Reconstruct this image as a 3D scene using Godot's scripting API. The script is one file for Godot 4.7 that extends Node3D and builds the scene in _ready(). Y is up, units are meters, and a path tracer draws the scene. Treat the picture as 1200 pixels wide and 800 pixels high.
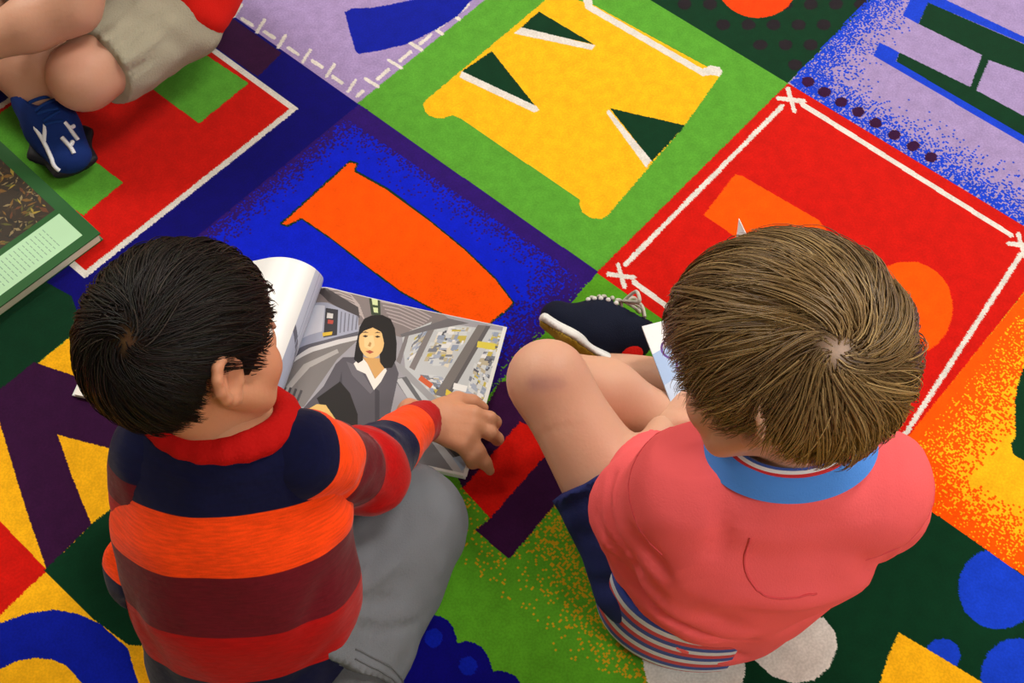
extends Node3D

func _ready() -> void:
	# ---- camera, light, exposure
	var cam := Camera3D.new()
	cam.name = "camera"
	cam.fov = 29.93
	cam.near = 0.02
	add_child(cam)
	cam.transform = Transform3D(Basis(Vector3(0.99988, 0.00804, -0.01344), Vector3(-0.01566, 0.51330, -0.85807), Vector3(0.00000, 0.85817, 0.51336)), Vector3(0, 1.3637, 0))
	cam.current = true
	var env := Environment.new()
	env.background_mode = Environment.BG_COLOR
	env.background_color = Color(0.75, 0.8, 0.88)
	env.background_energy_multiplier = 0.4
	env.tonemap_mode = Environment.TONE_MAPPER_LINEAR
	env.tonemap_exposure = 1.0
	env.sdfgi_enabled = true
	env.ssao_enabled = true
	env.ssil_enabled = true
	var we := WorldEnvironment.new()
	we.name = "world_environment"
	we.environment = env
	add_child(we)
	rng.seed = 7
	materials()
	room()
	rug()
	books()
	striped_child()
	coral_child()
	khaki_child()

const LAMP_ENERGY := 5.6

func materials() -> void:
	M.weave = normal_tex(256, 0.11, 3, 5.0)
	M.knit = normal_tex(256, 0.16, 5, 4.0)
	M.eye_white = mat(Color(0.86, 0.84, 0.82), 0.25)
	M.lid = mat(Color(0.62, 0.42, 0.34), 0.6)
	M.iris = mat(Color(0.09, 0.05, 0.03), 0.15)
	M.paper = mat(Color(0.9, 0.9, 0.88), 0.7)
	M.skin_a = skin_mat()
	M.lamp = mat(Color(0.95, 0.95, 0.93), 0.4)
	M.lamp.emission_enabled = true
	M.lamp.emission = Color(1.0, 0.97, 0.92)
	M.lamp.emission_energy_multiplier = 3.0
	M.white_paint = mat(Color(0.85, 0.85, 0.83), 0.8)

func skin_mat() -> StandardMaterial3D:
	var m := mat(Color.WHITE, 0.5, 0.4)
	m.vertex_color_use_as_albedo = true
	m.normal_enabled = true
	m.normal_texture = M.weave
	m.normal_scale = 0.06
	m.uv1_triplanar = true
	m.uv1_scale = Vector3.ONE * 7.0
	m.subsurf_scatter_enabled = true
	m.subsurf_scatter_strength = 0.12
	return m

# ---------------------------------------------------------------- the classroom round the rug
func room() -> void:
	var x0 := -4.2; var x1 := 4.2; var z0 := -5.0; var z1 := 3.0; var hgt := 2.75
	var cx := (x0 + x1) / 2; var cz := (z0 + z1) / 2
	var wall := mat(Color(0.80, 0.79, 0.74), 0.85)
	struct("floor", box(Vector3(x1 - x0 + 0.4, 0.12, z1 - z0 + 0.4)), mat(Color(0.60, 0.57, 0.50), 0.5), Vector3(cx, -0.07, cz))
	struct("ceiling", box(Vector3(x1 - x0 + 0.4, 0.12, z1 - z0 + 0.4)), mat(Color(0.86, 0.86, 0.84), 0.9), Vector3(cx, hgt + 0.06, cz))
	struct("wall_left", box(Vector3(0.15, hgt, z1 - z0)), wall, Vector3(x0 - 0.075, hgt / 2 - 0.01, cz))
	struct("wall_right", box(Vector3(0.15, hgt, z1 - z0)), wall, Vector3(x1 + 0.075, hgt / 2 - 0.01, cz))
	struct("wall_far", box(Vector3(x1 - x0, hgt, 0.15)), wall, Vector3(cx, hgt / 2 - 0.01, z0 - 0.075))
	struct("wall_near", box(Vector3(x1 - x0, hgt, 0.15)), wall, Vector3(cx, hgt / 2 - 0.01, z1 + 0.075))
	for p in [Vector3(1.25, 0, -1.9), Vector3(-1.6, 0, -2.4), Vector3(1.6, 0, 0.9), Vector3(3.2, 0, -3.8), Vector3(-3.2, 0, -3.8)]:
		var l := thing("ceiling_light", "white rectangular fluorescent panel set in the classroom ceiling", "ceiling light", Vector3(p.x, hgt, p.z), "ceiling light panels")
		var fr := SurfaceTool.new()
		fr.begin(Mesh.PRIMITIVE_TRIANGLES)
		for e in [[1.24, 0.03, 0, 0.315], [1.24, 0.03, 0, -0.315], [0.03, 0.6, 0.605, 0], [0.03, 0.6, -0.605, 0]]:
			fr.append_from(box(Vector3(e[0], 0.03, e[1])), 0, Transform3D(Basis(), Vector3(e[2], -0.016, e[3])))
		put("frame", fr.commit(), M.white_paint, l)
		put("diffuser", box(Vector3(1.18, 0.012, 0.6)), M.lamp, l, Vector3(0, -0.008, 0))
		var a := AreaLight3D.new()
		a.name = "light"
		a.area_size = Vector2(1.16, 0.58)
		a.light_energy = LAMP_ENERGY
		a.light_color = Color(1.0, 0.97, 0.93)

		a.shadow_enabled = true
		a.position = Vector3(0, -0.03, 0)
		a.rotation_degrees.x = -90
		l.add_child(a)

# ---------------------------------------------------------------- the alphabet rug
const RUG_COLOURS := [Color(0.33, 0.61, 0.19), Color(0.61, 0.54, 0.73), Color(0.035, 0.02, 0.42), Color(0.035, 0.12, 0.80), Color(0.77, 0.075, 0.04), Color(0.03, 0.20, 0.12), Color(1.0, 0.33, 0.0), Color(0.95, 0.70, 0.09), Color(0.84, 0.83, 0.81), Color(0.20, 0.06, 0.22), Color(0.5, 0.8, 0.1), Color(0.31, 0.57, 0.12), Color(0.90, 0.25, 0.03), Color(0.13, 0.11, 0.14), Color(0.17, 0.07, 0.42), Color(0.03, 0.10, 0.60), Color(0.08, 0.24, 0.80), Color(0.72, 0.56, 0.08)]

func paint_rug(size: int, x0: float, z0: float, span: float, fine: bool) -> ImageTexture:
	var im := Image.create(size, size, false, Image.FORMAT_RGB8)
	im.fill(RUG_COLOURS[0])
	var sc := size / span
	var off := Vector2(-x0, -z0) * sc
	for e in RUG_PRINT:
		if e[0] == 0:
			fill_poly(im, pv(e.slice(2), 0.001 * sc, off), RUG_COLOURS[e[1]], 1 if fine else 0)
		else:
			var pts := pv(e.slice(8), 0.001 * sc, off)
			var a := Vector2(e[4], e[5]) * 0.001 * sc + off
			var b := Vector2(e[6], e[7]) * 0.001 * sc + off
			var lo := pts[0]
			var hi := pts[0]
			for p in pts:
				lo = lo.min(p)
				hi = hi.max(p)
			var s: float = maxf(1.0, 0.0021 * sc)
			var wd: float = e[2] * 0.001 * sc
			var y := maxf(lo.y, 0)
			while y < minf(hi.y, size):
				var x := maxf(lo.x, 0)
				while x < minf(hi.x, size):
					var p := Vector2(x, y)
					var t := clampf((p - a).dot(b - a) / (b - a).length_squared(), 0, 1)
					var d := (p - a - (b - a) * t).length() / wd
					if d < 2.2 and rng.randf() < e[3] * (1.35 - d * 0.85 if e[3] > 0.9 else exp(-d * d)):
						if Geometry2D.is_point_in_polygon(p, pts):
							im.fill_rect(Rect2i(int(x), int(y), int(ceil(s - 0.6 + rng.randf())), int(ceil(s - 0.6 + rng.randf()))), RUG_COLOURS[e[1]])
					x += s
				y += s
	im.generate_mipmaps()
	return ImageTexture.create_from_image(im)

func rug_mat(tex: Texture2D, rep: float) -> StandardMaterial3D:
	var m := mat(Color.WHITE, 1.0, 0.05)
	m.albedo_texture = tex
	m.detail_enabled = true
	m.detail_albedo = M.pile
	m.detail_blend_mode = BaseMaterial3D.BLEND_MODE_MUL
	m.detail_uv_layer = BaseMaterial3D.DETAIL_UV_2
	m.uv2_scale = Vector3.ONE * rep
	m.rim_enabled = true
	m.rim = 0.3
	m.rim_tint = 1.0
	return m

func rug() -> void:
	var r := thing("alphabet_rug", "multicoloured alphabet rug of big letters in coloured squares under the children", "rug", Vector3(0.1073, 0, -0.9214))
	r.rotation.y = -0.70280
	var pi := noise_image(512, 0.13, 21, 3)
	pi.convert(Image.FORMAT_RGB8)
	var fi := noise_image(512, 0.02, 22, 3)
	for y in 512:
		for x in 512:
			var v := 0.90 + 0.14 * (pi.get_pixel(x, y).r - 0.3) + 0.10 * (fi.get_pixel(x, y).r - 0.5)
			v = minf(v, 1.0)
			pi.set_pixel(x, y, Color(v, v, v))
	pi.generate_mipmaps()
	M.pile = ImageTexture.create_from_image(pi)
	var T := 0.43
	var lo := Vector2(-4, -4) * T
	var hi := Vector2(5, 5) * T
	var a := Vector2(-0.98, -0.82)
	var b := Vector2(0.70, 0.86)
	var mi := ArrayMesh.new()
	var big := paint_rug(2048, a.x, a.y, b.x - a.x, true)
	var wid := paint_rug(1024, lo.x, lo.y, hi.x - lo.x, false)
	for k in 2:
		var st := SurfaceTool.new()
		st.begin(Mesh.PRIMITIVE_TRIANGLES)
		var rects := [Rect2(a, b - a)] if k == 0 else [Rect2(lo.x, lo.y, hi.x - lo.x, a.y - lo.y), Rect2(lo.x, b.y, hi.x - lo.x, hi.y - b.y), Rect2(lo.x, a.y, a.x - lo.x, b.y - a.y), Rect2(b.x, a.y, hi.x - b.x, b.y - a.y)]
		var o := a if k == 0 else lo
		var span := (b.x - a.x) if k == 0 else (hi.x - lo.x)
		for q in rects:
			for p in [q.position, Vector2(q.end.x, q.position.y), q.end, q.position, q.end, Vector2(q.position.x, q.end.y)]:
				st.set_normal(Vector3.UP)
				st.set_uv((p - o) / span)
				st.set_uv2(p)
				st.add_vertex(Vector3(p.x, 0, p.y))
		if k == 1:
			for e in [[lo, Vector2(hi.x, lo.y), Vector3(0, 0, -1)], [Vector2(hi.x, lo.y), hi, Vector3(1, 0, 0)], [hi, Vector2(lo.x, hi.y), Vector3(0, 0, 1)], [Vector2(lo.x, hi.y), lo, Vector3(-1, 0, 0)]]:
				for w in [[0, 0], [0, 1], [1, 1], [0, 0], [1, 1], [1, 0]]:
					var p: Vector2 = e[w[0]]
					st.set_normal(e[2])
					st.set_uv((p - o) / span)
					st.set_uv2(p)
					st.add_vertex(Vector3(p.x, -0.0095 * w[1], p.y))
		mi = st.commit(mi)
	var o2 := put("pile", mi, null, r)
	o2.set_surface_override_material(0, rug_mat(big, 4.0))
	o2.set_surface_override_material(1, rug_mat(wid, 4.0))
func tapered(pts: Array, rs: Array) -> Array:
	var o := []
	for i in pts.size() - 1: o.append(cap(pts[i], pts[i + 1], rs[i], rs[i + 1]))
	return o

func cloth_noise(seed_: int, freq: float) -> FastNoiseLite:
	var n := FastNoiseLite.new()
	n.seed = seed_
	n.frequency = freq
	n.fractal_octaves = 2
	return n

# ---- the child in the striped jersey
func striped_child() -> void:
	var base := Vector3(-0.262, 0, -0.40)
	var who := thing("person", "child with black hair in orange and navy striped jersey, kneeling over a picture book", "person", base)
	var hip_r := Vector3(-0.215, 0.078, -0.42); var knee_r := Vector3(-0.112, 0.066, -0.542); var ank_r := Vector3(-0.164, 0.045, -0.385)
	var hip_l := Vector3(-0.312, 0.078, -0.42); var knee_l := Vector3(-0.362, 0.066, -0.555); var ank_l := Vector3(-0.320, 0.048, -0.40)
	var pelvis := Vector3(-0.262, 0.085, -0.42); var waist := Vector3(-0.264, 0.15, -0.44); var chest := Vector3(-0.266, 0.225, -0.487); var upper := Vector3(-0.266, 0.285, -0.522)
	var neck := Vector3(-0.268, 0.330, -0.537)
	var sh_r := Vector3(-0.190, 0.288, -0.515); var el_r := Vector3(-0.150, 0.172, -0.556); var wr_r := Vector3(-0.098, 0.058, -0.676)
	var sh_l := Vector3(-0.330, 0.283, -0.518); var el_l := Vector3(-0.356, 0.150, -0.455); var wr_l := Vector3(-0.352, 0.06, -0.60)
	var hc := Vector3(-0.290, 0.412, -0.570)
	var hb := frame(Vector3(0.63, -0.30, -0.72), Vector3(-0.18, 0.865, -0.47)) * Basis.from_scale(Vector3.ONE * 0.91)
	# body
	var prims := [wide(pelvis, waist, 0.062, 0.058, Vector3.RIGHT, 1.4), wide(waist, chest, 0.058, 0.062, Vector3.RIGHT, 1.4), wide(chest, upper, 0.062, 0.05, Vector3.RIGHT, 1.45), cap(upper, neck, 0.045, 0.038)]
	prims += tapered([sh_r, el_r, wr_r], [0.032, 0.025, 0.017]) + tapered([sh_l, el_l, wr_l], [0.032, 0.025, 0.017])
	prims += tapered([hip_r, knee_r, ank_r], [0.052, 0.038, 0.024]) + tapered([hip_l, knee_l, ank_l], [0.052, 0.038, 0.024])
	for a in [ank_r, ank_l]: prims += [cap(a, a + Vector3(0.01, -0.016, 0.07), 0.022, 0.018)]
	var body := net(prims, 0.007, 95.0)
	body = join(body, net(head_prims(hc, hb, neck, upper), 0.0031, 175.0, {"hollow": sockets(hc, hb)}))
	body = join(body, ear_net(hc, hb, 1.0))
	body = join(body, ear_net(hc, hb, -1.0))
	var f_r := Vector3(0.86, -0.14, 0.16)
	body = join(body, net(hand_prims(wr_r, f_r, Vector3(0.1, 0.95, 0.25), 1.0, [[0.35, 0.7, 0.5], [0.35, 0.6, 0.5], [0.30, 0.12, 0.1], [0.45, 0.6, 0.5]], 1.05, [0.0, 0.15, 0.85, 0.7]), 0.0021, 330.0))
	body = join(body, net(hand_prims(wr_l, Vector3(0.25, -0.2, -0.9), Vector3(0, 1, -0.2), -1.0, [[0.2, 0.2, 0.1], [0.2, 0.2, 0.1], [0.2, 0.2, 0.1], [0.2, 0.2, 0.1]]), 0.003, 300.0))
	var red := Color(0.52, 0.17, 0.10)
	var spots := [[hc + hb * Vector3(0.045, -0.055, -0.06), 0.022, Color(0.58, 0.22, 0.13), 0.5], [hc + hb * Vector3(0.078, -0.02, 0.012), 0.02, red, 0.3], [hc + hb * Vector3(0, -0.072, -0.088), 0.012, Color(0.45, 0.12, 0.09), 0.7]]
	put("body", mesh_of(body, base, skin_colour(Color(0.53, 0.25, 0.145), spots)), M.skin_a, who)
	eyes(who, base, hc, hb, Color(0.02, 0.016, 0.014))
	# hair
	var sp := {"r": Vector3(0.0745, 0.083, 0.092), "line": [[-0.1, 0.012], [-0.06, -0.004], [-0.04, -0.024], [-0.022, -0.044], [-0.010, -0.035], [0.0, 0.0], [0.02, -0.004], [0.032, -0.045], [0.05, -0.072], [0.1, -0.075]],
		"tipline": [[-0.1, 0.010], [-0.075, -0.002], [-0.06, -0.022], [-0.04, -0.044], [-0.022, -0.060], [-0.010, -0.042], [0.0, -0.008], [0.02, -0.012], [0.032, -0.055], [0.05, -0.09], [0.1, -0.095]],
		"whorl": Vector3(0.48, 0.49, 0.73), "scalp": Color(0.09, 0.045, 0.02), "comb": Vector3(0.1, -0.3, -0.35), "swirl": 1.2, "len": [0.045, 0.085], "lift": [0.002, 0.006], "root": 0.0012, "flick": 0.005, "jitter": 0.35, "rag": 0.005, "clumps": 760, "per": 10, "width": 0.00068, "spread": 0.0042, "pinch": 0.45,
		"cols": [Color(0.006, 0.005, 0.005), Color(0.013, 0.010, 0.009), Color(0.03, 0.022, 0.018)], "streak": 0.04, "seed": 11, "cap": 0.002}
	var hair := hair_cap(hc, hb, sp)
	var strands := hair_strands(hc, hb, sp)
	put_hair(who, base, hair, strands, hair_material(Color.WHITE, 0.5, 0.3))
	# jersey
	var navy := Color(0.05, 0.065, 0.20); var orange := Color(0.94, 0.27, 0.05); var maroon := Color(0.38, 0.07, 0.12); var redc := Color(0.66, 0.05, 0.055)
	var axis := (upper - pelvis).normalized()
	var tor := [wide(Vector3(-0.266, 0.03, -0.405), waist, 0.084, 0.075, Vector3.RIGHT, 1.42), wide(waist, chest, 0.075, 0.074, Vector3.RIGHT, 1.36), wide(chest, upper, 0.074, 0.050, Vector3.RIGHT, 1.45), cap(sh_r, sh_l, 0.034, 0.034), cap(upper, neck, 0.052, 0.044)]
	var folds := [[Vector3(-0.20, 0.17, -0.36), Vector3(-0.16, 0.23, -0.42), 0.012, 0.004], [Vector3(-0.34, 0.10, -0.34), Vector3(-0.37, 0.2, -0.41), 0.014, 0.004], [Vector3(-0.22, 0.10, -0.33), Vector3(-0.16, 0.14, -0.39), 0.012, 0.004]]
	var tn := net(tor, 0.0062, 85.0, {"cuts": [[neck + Vector3(0, -0.012, -0.004), Vector3(0.1, 0.88, -0.45).normalized()], [Vector3(0, 0.012, 0), Vector3.DOWN]], "folds": folds, "noise": [cloth_noise(4, 9.0), 0.004, Vector3.ONE]})
	var shirt := put("jersey", mesh_of(tn, base, null, func(p: Vector3) -> Vector2: return Vector2((p - pelvis).dot(axis) / 0.4 + 0.25, p.x * 2.5)), jersey([[0.0, maroon], [0.1, orange], [0.26, navy], [0.435, redc], [0.607, maroon], [0.754, orange], [1.0, navy]], 3), who)
	shirt.set_meta("label", "long-sleeved jersey with broad navy, orange, maroon and red stripes")
	for s in 2:
		var sh: Vector3 = [sh_r, sh_l][s]
		var el: Vector3 = [el_r, el_l][s]
		var wr: Vector3 = [wr_r, wr_l][s]
		var cuff := wr + (el - wr).normalized() * 0.006
		var la := (el - sh).length()
		var lb := (cuff - el).length()
		var sl := tapered([sh, el, cuff], [0.045, 0.037, 0.026])
		sl += [ball(el, 0.038)]
		var mid := (sh + el) * 0.5
		var fs := [[el + Vector3(-0.03, 0.03, -0.03), el + Vector3(0.03, 0.03, 0.02), 0.010, 0.006], [el + Vector3(0.0, 0.035, -0.05), el + Vector3(0.045, 0.0, -0.02), 0.009, 0.005], [el + Vector3(-0.03, 0.0, 0.04), el + Vector3(0.03, 0.02, 0.035), 0.010, 0.005], [mid + Vector3(-0.02, 0.03, 0.03), mid + Vector3(0.04, 0.02, 0.0), 0.011, 0.004]]
		var sn := net(sl, 0.005, 110.0, {"cuts": [[cuff, (wr - el).normalized()]], "folds": fs, "noise": [cloth_noise(9 + s, 16.0), 0.004, Vector3.ONE]})
		var uvf := func(p: Vector3) -> Vector2:
			var t := (p - sh).dot(el - sh) / la
			var t2 := (p - el).dot(cuff - el) / lb
			var w := smoothstep(-0.035, 0.035, (p - el).dot(((cuff - el).normalized() + (el - sh).normalized()).normalized()))
			return Vector2((lerpf(t, la + t2, w) + 0.05) / (la + lb + 0.06), atan2((p - el).y, (p - el).z) * 0.4)
		var strp: Array = [[0.10, navy], [0.265, orange], [0.405, maroon], [0.55, redc], [0.70, navy], [0.875, orange], [1.0, redc]] if s == 0 else [[0.14, navy], [0.24, maroon], [0.36, redc], [0.50, orange], [0.78, navy], [0.93, orange], [1.0, redc]]
		put("sleeve", mesh_of(sn, base, null, uvf), jersey(strp, 12 + s), who)
	# ribbed neckband
	var nb := frame(Vector3(0.15, -0.45, -0.9), Vector3(0.05, 0.88, -0.45))
	put("neckband", mesh_of(net(ring_prims(neck + Vector3(0.002, -0.014, -0.003), nb, 0.065, 0.052, 0.0068, 20, 0.003) + ring_prims(neck + Vector3(0.002, -0.008, -0.007), nb, 0.058, 0.045, 0.0052, 20, 0.003), 0.0036, 230.0), base), cloth(Color(0.68, 0.06, 0.055)), who)
	# trousers
	var tr := [wide(pelvis + Vector3(0, -0.01, 0), waist + Vector3(0, -0.03, 0), 0.066, 0.06, Vector3.RIGHT, 1.4)]
	tr += tapered([hip_r, knee_r, ank_r], [0.062, 0.056, 0.044]) + tapered([hip_l, knee_l, ank_l], [0.066, 0.059, 0.046])
	tr += [cap(knee_r + Vector3(0.004, -0.02, 0.01), ank_r + Vector3(0.012, -0.008, 0), 0.046, 0.034)]
	var tf := [[Vector3(-0.160, 0.14, -0.555), Vector3(-0.098, 0.12, -0.585), 0.007, 0.006], [Vector3(-0.172, 0.14, -0.535), Vector3(-0.105, 0.13, -0.565), 0.008, 0.006], [Vector3(-0.175, 0.14, -0.51), Vector3(-0.11, 0.13, -0.535), 0.009, -0.004], [Vector3(-0.172, 0.13, -0.46), Vector3(-0.12, 0.12, -0.50), 0.008, 0.006],
		[Vector3(-0.172, 0.11, -0.44), Vector3(-0.125, 0.08, -0.455), 0.007, 0.007], [Vector3(-0.170, 0.10, -0.425), Vector3(-0.135, 0.075, -0.42), 0.006, 0.006], [Vector3(-0.165, 0.10, -0.45), Vector3(-0.115, 0.10, -0.49), 0.009, -0.005], [Vector3(-0.14, 0.08, -0.42), Vector3(-0.105, 0.06, -0.44), 0.006, 0.006]]
	var trouser_net := net(tr, 0.0055, 80.0, {"cuts": [[Vector3(0, 0.006, 0), Vector3.DOWN], [ank_r, (ank_r - knee_r).normalized()]], "folds": tf, "noise": [cloth_noise(14, 14.0), 0.005, Vector3.ONE]})
	var pant := put("trousers", mesh_of(trouser_net, base), cloth(Color(0.41, 0.43, 0.46), 0.85, 14.0, 0.25, 0.1), who)
	pant.set_meta("label", "grey cotton trousers")
	for s in 2:
		var a: Vector3 = [ank_r, ank_l][s]
		var kn: Vector3 = [knee_r, knee_l][s]
		# double-stitched hem: two rings of thread at the end of the leg
		var dir := (a - kn).normalized()
		if s == 0:
			for e in [-0.003, -0.012]:
				var rr := []
				for i in 41:
					var an := TAU * i / 40.0
					var q = a + Vector3(0.008, 0.0, 0.004) + dir * e + dir.cross(Vector3.UP).normalized() * cos(an) * 0.05 + Vector3.UP * sin(an) * 0.05
					rr.append(q)
				put("stitching", mesh_of(tube(lay(trouser_net, rr, 0.0004), 0.001, 5, false), base), cloth(Color(0.36, 0.37, 0.39)), who)
		put("sock", mesh_of(net(tapered([a - dir * 0.012, a, a + Vector3(0.005, -0.006, 0.035), a + Vector3(0.01, -0.014, 0.075)], [0.034, 0.033, 0.031, 0.026]), 0.005, 110.0, {"cuts": [[Vector3(0, 0.003, 0), Vector3.DOWN]]}), base), cloth(Color(0.33, 0.34, 0.36)), who)

func put_hair(who: Node3D, base: Vector3, under: Dictionary, strands: Dictionary, m: Material) -> void:
	var d := join(under, {"v": strands.v, "n": strands.n, "i": strands.i})
	var c: PackedColorArray = under.c
	c.append_array(strands.c)
	d.c = c
	put("hair", mesh_of(d, base), m, who)

# ---- the child in the coral shirt
func coral_child() -> void:
	var base := Vector3(0.225, 0, -0.43)
	var who := thing("person", "child with light brown hair in coral shirt and navy shorts, sitting cross-legged with a book", "person", base)
	var hip_l := Vector3(0.158, 0.085, -0.49); var knee_l := Vector3(0.040, 0.165, -0.668); var ank_l := Vector3(0.215, 0.062, -0.635)
	var hip_r := Vector3(0.272, 0.085, -0.495); var knee_r := Vector3(0.40, 0.12, -0.69); var ank_r := Vector3(0.142, 0.052, -0.735)
	var pelvis := Vector3(0.220, 0.085, -0.480); var waist := Vector3(0.226, 0.155, -0.474); var chest := Vector3(0.236, 0.25, -0.472); var upper := Vector3(0.241, 0.318, -0.482)
	var neck := Vector3(0.243, 0.378, -0.500)
	var lat := Vector3(0.98, 0, -0.05).normalized()
	var sh_l := Vector3(0.160, 0.318, -0.475); var el_l := Vector3(0.128, 0.208, -0.508); var wr_l := Vector3(0.165, 0.125, -0.63)
	var sh_r := Vector3(0.325, 0.318, -0.478); var el_r := Vector3(0.362, 0.205, -0.515); var wr_r := Vector3(0.325, 0.115, -0.63)
	var hc := Vector3(0.221, 0.488, -0.520)
	var hb := frame(Vector3(-0.75, -0.4, -0.5), Vector3(0.1, 0.85, -0.3)) * Basis.from_scale(Vector3.ONE * 0.95)
	var prims := [wide(pelvis, waist, 0.066, 0.06, lat, 1.4), wide(waist, chest, 0.06, 0.066, lat, 1.4), wide(chest, upper, 0.066, 0.052, lat, 1.45), cap(upper, neck, 0.046, 0.038)]
	prims += tapered([sh_r, el_r, wr_r], [0.034, 0.026, 0.018]) + tapered([sh_l, el_l, wr_l], [0.034, 0.026, 0.018])
	prims += tapered([hip_l, knee_l], [0.058, 0.039]) + [ball(knee_l + Vector3(-0.002, 0.004, 0), 0.038)]
	prims += tapered([hip_r, knee_r], [0.05, 0.04]) + tapered([knee_r, knee_r.lerp(ank_r, 0.4), ank_r], [0.038, 0.038, 0.024])
	prims += [cap(ank_r, ank_r + Vector3(-0.08, -0.02, -0.05), 0.022, 0.016)]
	var body := net(prims, 0.0055, 110.0)
	# the folded shin presses against the thigh, so it keeps a crease of its own
	body = join(body, net(tapered([knee_l + Vector3(0.004, -0.010, -0.004), knee_l.lerp(ank_l, 0.36) + Vector3(0.0, -0.008, -0.018), knee_l.lerp(ank_l, 0.7) + Vector3(0.0, 0.0, -0.012), ank_l], [0.037, 0.040, 0.031, 0.025]), 0.0055, 150.0))
	body = join(body, net(head_prims(hc, hb, neck, upper), 0.0031, 175.0, {"hollow": sockets(hc, hb)}))
	body = join(body, ear_net(hc, hb, 1.0))
	body = join(body, ear_net(hc, hb, -1.0))
	var cur := [[0.4, 0.5, 0.4], [0.4, 0.5, 0.4], [0.4, 0.5, 0.4], [0.4, 0.5, 0.4]]
	body = join(body, net(hand_prims(wr_l, Vector3(0.5, -0.15, -0.8), Vector3(-0.6, 0.7, -0.3), -1.0, cur), 0.0026, 320.0))
	body = join(body, net(hand_prims(wr_r, Vector3(-0.35, -0.1, -0.9), Vector3(0.5, 0.8, -0.2), 1.0, cur), 0.0026, 320.0))
	var bruise := Color(0.36, 0.19, 0.19)
	var kb := knee_l + Vector3(0.0, 0.035, 0.022)
	var spots := [[hc + hb * Vector3(-0.045, -0.055, -0.06), 0.022, Color(0.66, 0.27, 0.19), 0.5], [knee_l + Vector3(0, 0.035, -0.01), 0.03, Color(0.66, 0.36, 0.27), 0.4],
		[kb + Vector3(-0.016, -0.001, 0.0), 0.008, bruise, 0.75], [kb + Vector3(-0.006, 0, 0.001), 0.008, bruise, 0.7], [kb + Vector3(0.004, 0, 0.0), 0.007, bruise, 0.7], [kb + Vector3(0.012, 0, 0.0), 0.006, bruise, 0.5], [hc + hb * Vector3(0, -0.072, -0.088), 0.012, Color(0.55, 0.18, 0.15), 0.7]]
	put("body", mesh_of(body, base, skin_colour(Color(0.63, 0.36, 0.25), spots)), M.skin_a, who)
	eyes(who, base, hc, hb, Color(0.30, 0.20, 0.10))
	var sp := {"r": Vector3(0.078, 0.085, 0.093), "line": [[-0.1, 0.012], [-0.075, 0.006], [-0.06, -0.010], [-0.03, -0.03], [0.0, -0.02], [0.02, -0.03], [0.04, -0.065], [0.1, -0.075]],
		"tipline": [[-0.1, 0.004], [-0.075, -0.008], [-0.06, -0.026], [-0.03, -0.048], [0.0, -0.03], [0.02, -0.05], [0.04, -0.085], [0.1, -0.10]],
		"whorl": Vector3(-0.54, 0.48, 0.70), "scalp": Color(0.40, 0.23, 0.14), "comb": Vector3(-0.1, -0.05, -0.25), "swirl": 1.3, "len": [0.08, 0.145], "lift": [0.004, 0.011], "root": 0.0015, "flick": 0.010, "jitter": 0.32, "rag": 0.007, "clumps": 900, "per": 11, "width": 0.00062, "spread": 0.0048, "pinch": 0.5, "seg": 13, "curl": 0.25,
		"cols": [Color(0.085, 0.047, 0.017), Color(0.26, 0.165, 0.06), Color(0.38, 0.26, 0.11)], "streak": 0.08, "seed": 23, "cap": 0.003}
	put_hair(who, base, hair_cap(hc, hb, sp), hair_strands(hc, hb, sp), hair_material(Color.WHITE, 0.40))
	# coral shirt
	var coral := cloth(Color(0.92, 0.38, 0.40), 0.9, 16.0, 0.25, 0.25)
	var tor := [wide(Vector3(0.218, 0.055, -0.478), waist, 0.080, 0.077, lat, 1.36), wide(waist, chest, 0.077, 0.078, lat, 1.38), wide(chest, upper, 0.078, 0.056, lat, 1.45), cap(sh_r, sh_l, 0.040, 0.040), cap(upper, neck, 0.058, 0.05)]
	var folds := [[Vector3(0.105, 0.20, -0.475), Vector3(0.235, 0.15, -0.40), 0.0085, 0.016], [Vector3(0.12, 0.225, -0.455), Vector3(0.24, 0.18, -0.395), 0.014, -0.008], [Vector3(0.128, 0.145, -0.45), Vector3(0.155, 0.07, -0.41), 0.008, 0.010], [Vector3(0.17, 0.13, -0.42), Vector3(0.25, 0.07, -0.40), 0.009, 0.010],
		[Vector3(0.165, 0.315, -0.43), Vector3(0.33, 0.30, -0.43), 0.018, 0.005], [Vector3(0.19, 0.27, -0.41), Vector3(0.31, 0.26, -0.41), 0.020, -0.005], [Vector3(0.335, 0.30, -0.44), Vector3(0.34, 0.19, -0.44), 0.011, 0.008], [Vector3(0.355, 0.31, -0.45), Vector3(0.37, 0.21, -0.46), 0.009, 0.006], [Vector3(0.26, 0.16, -0.40), Vector3(0.33, 0.21, -0.42), 0.012, 0.006], [Vector3(0.175, 0.36, -0.46), Vector3(0.19, 0.30, -0.43), 0.010, 0.006]]
	var cuts := [[neck + Vector3(0, -0.012, 0.0), Vector3(-0.12, 0.9, -0.4).normalized()], [Vector3(0.15, 0.036, -0.4), Vector3(-0.10, -0.99, 0.0).normalized()]]
	var garment := tor.duplicate()
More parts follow.
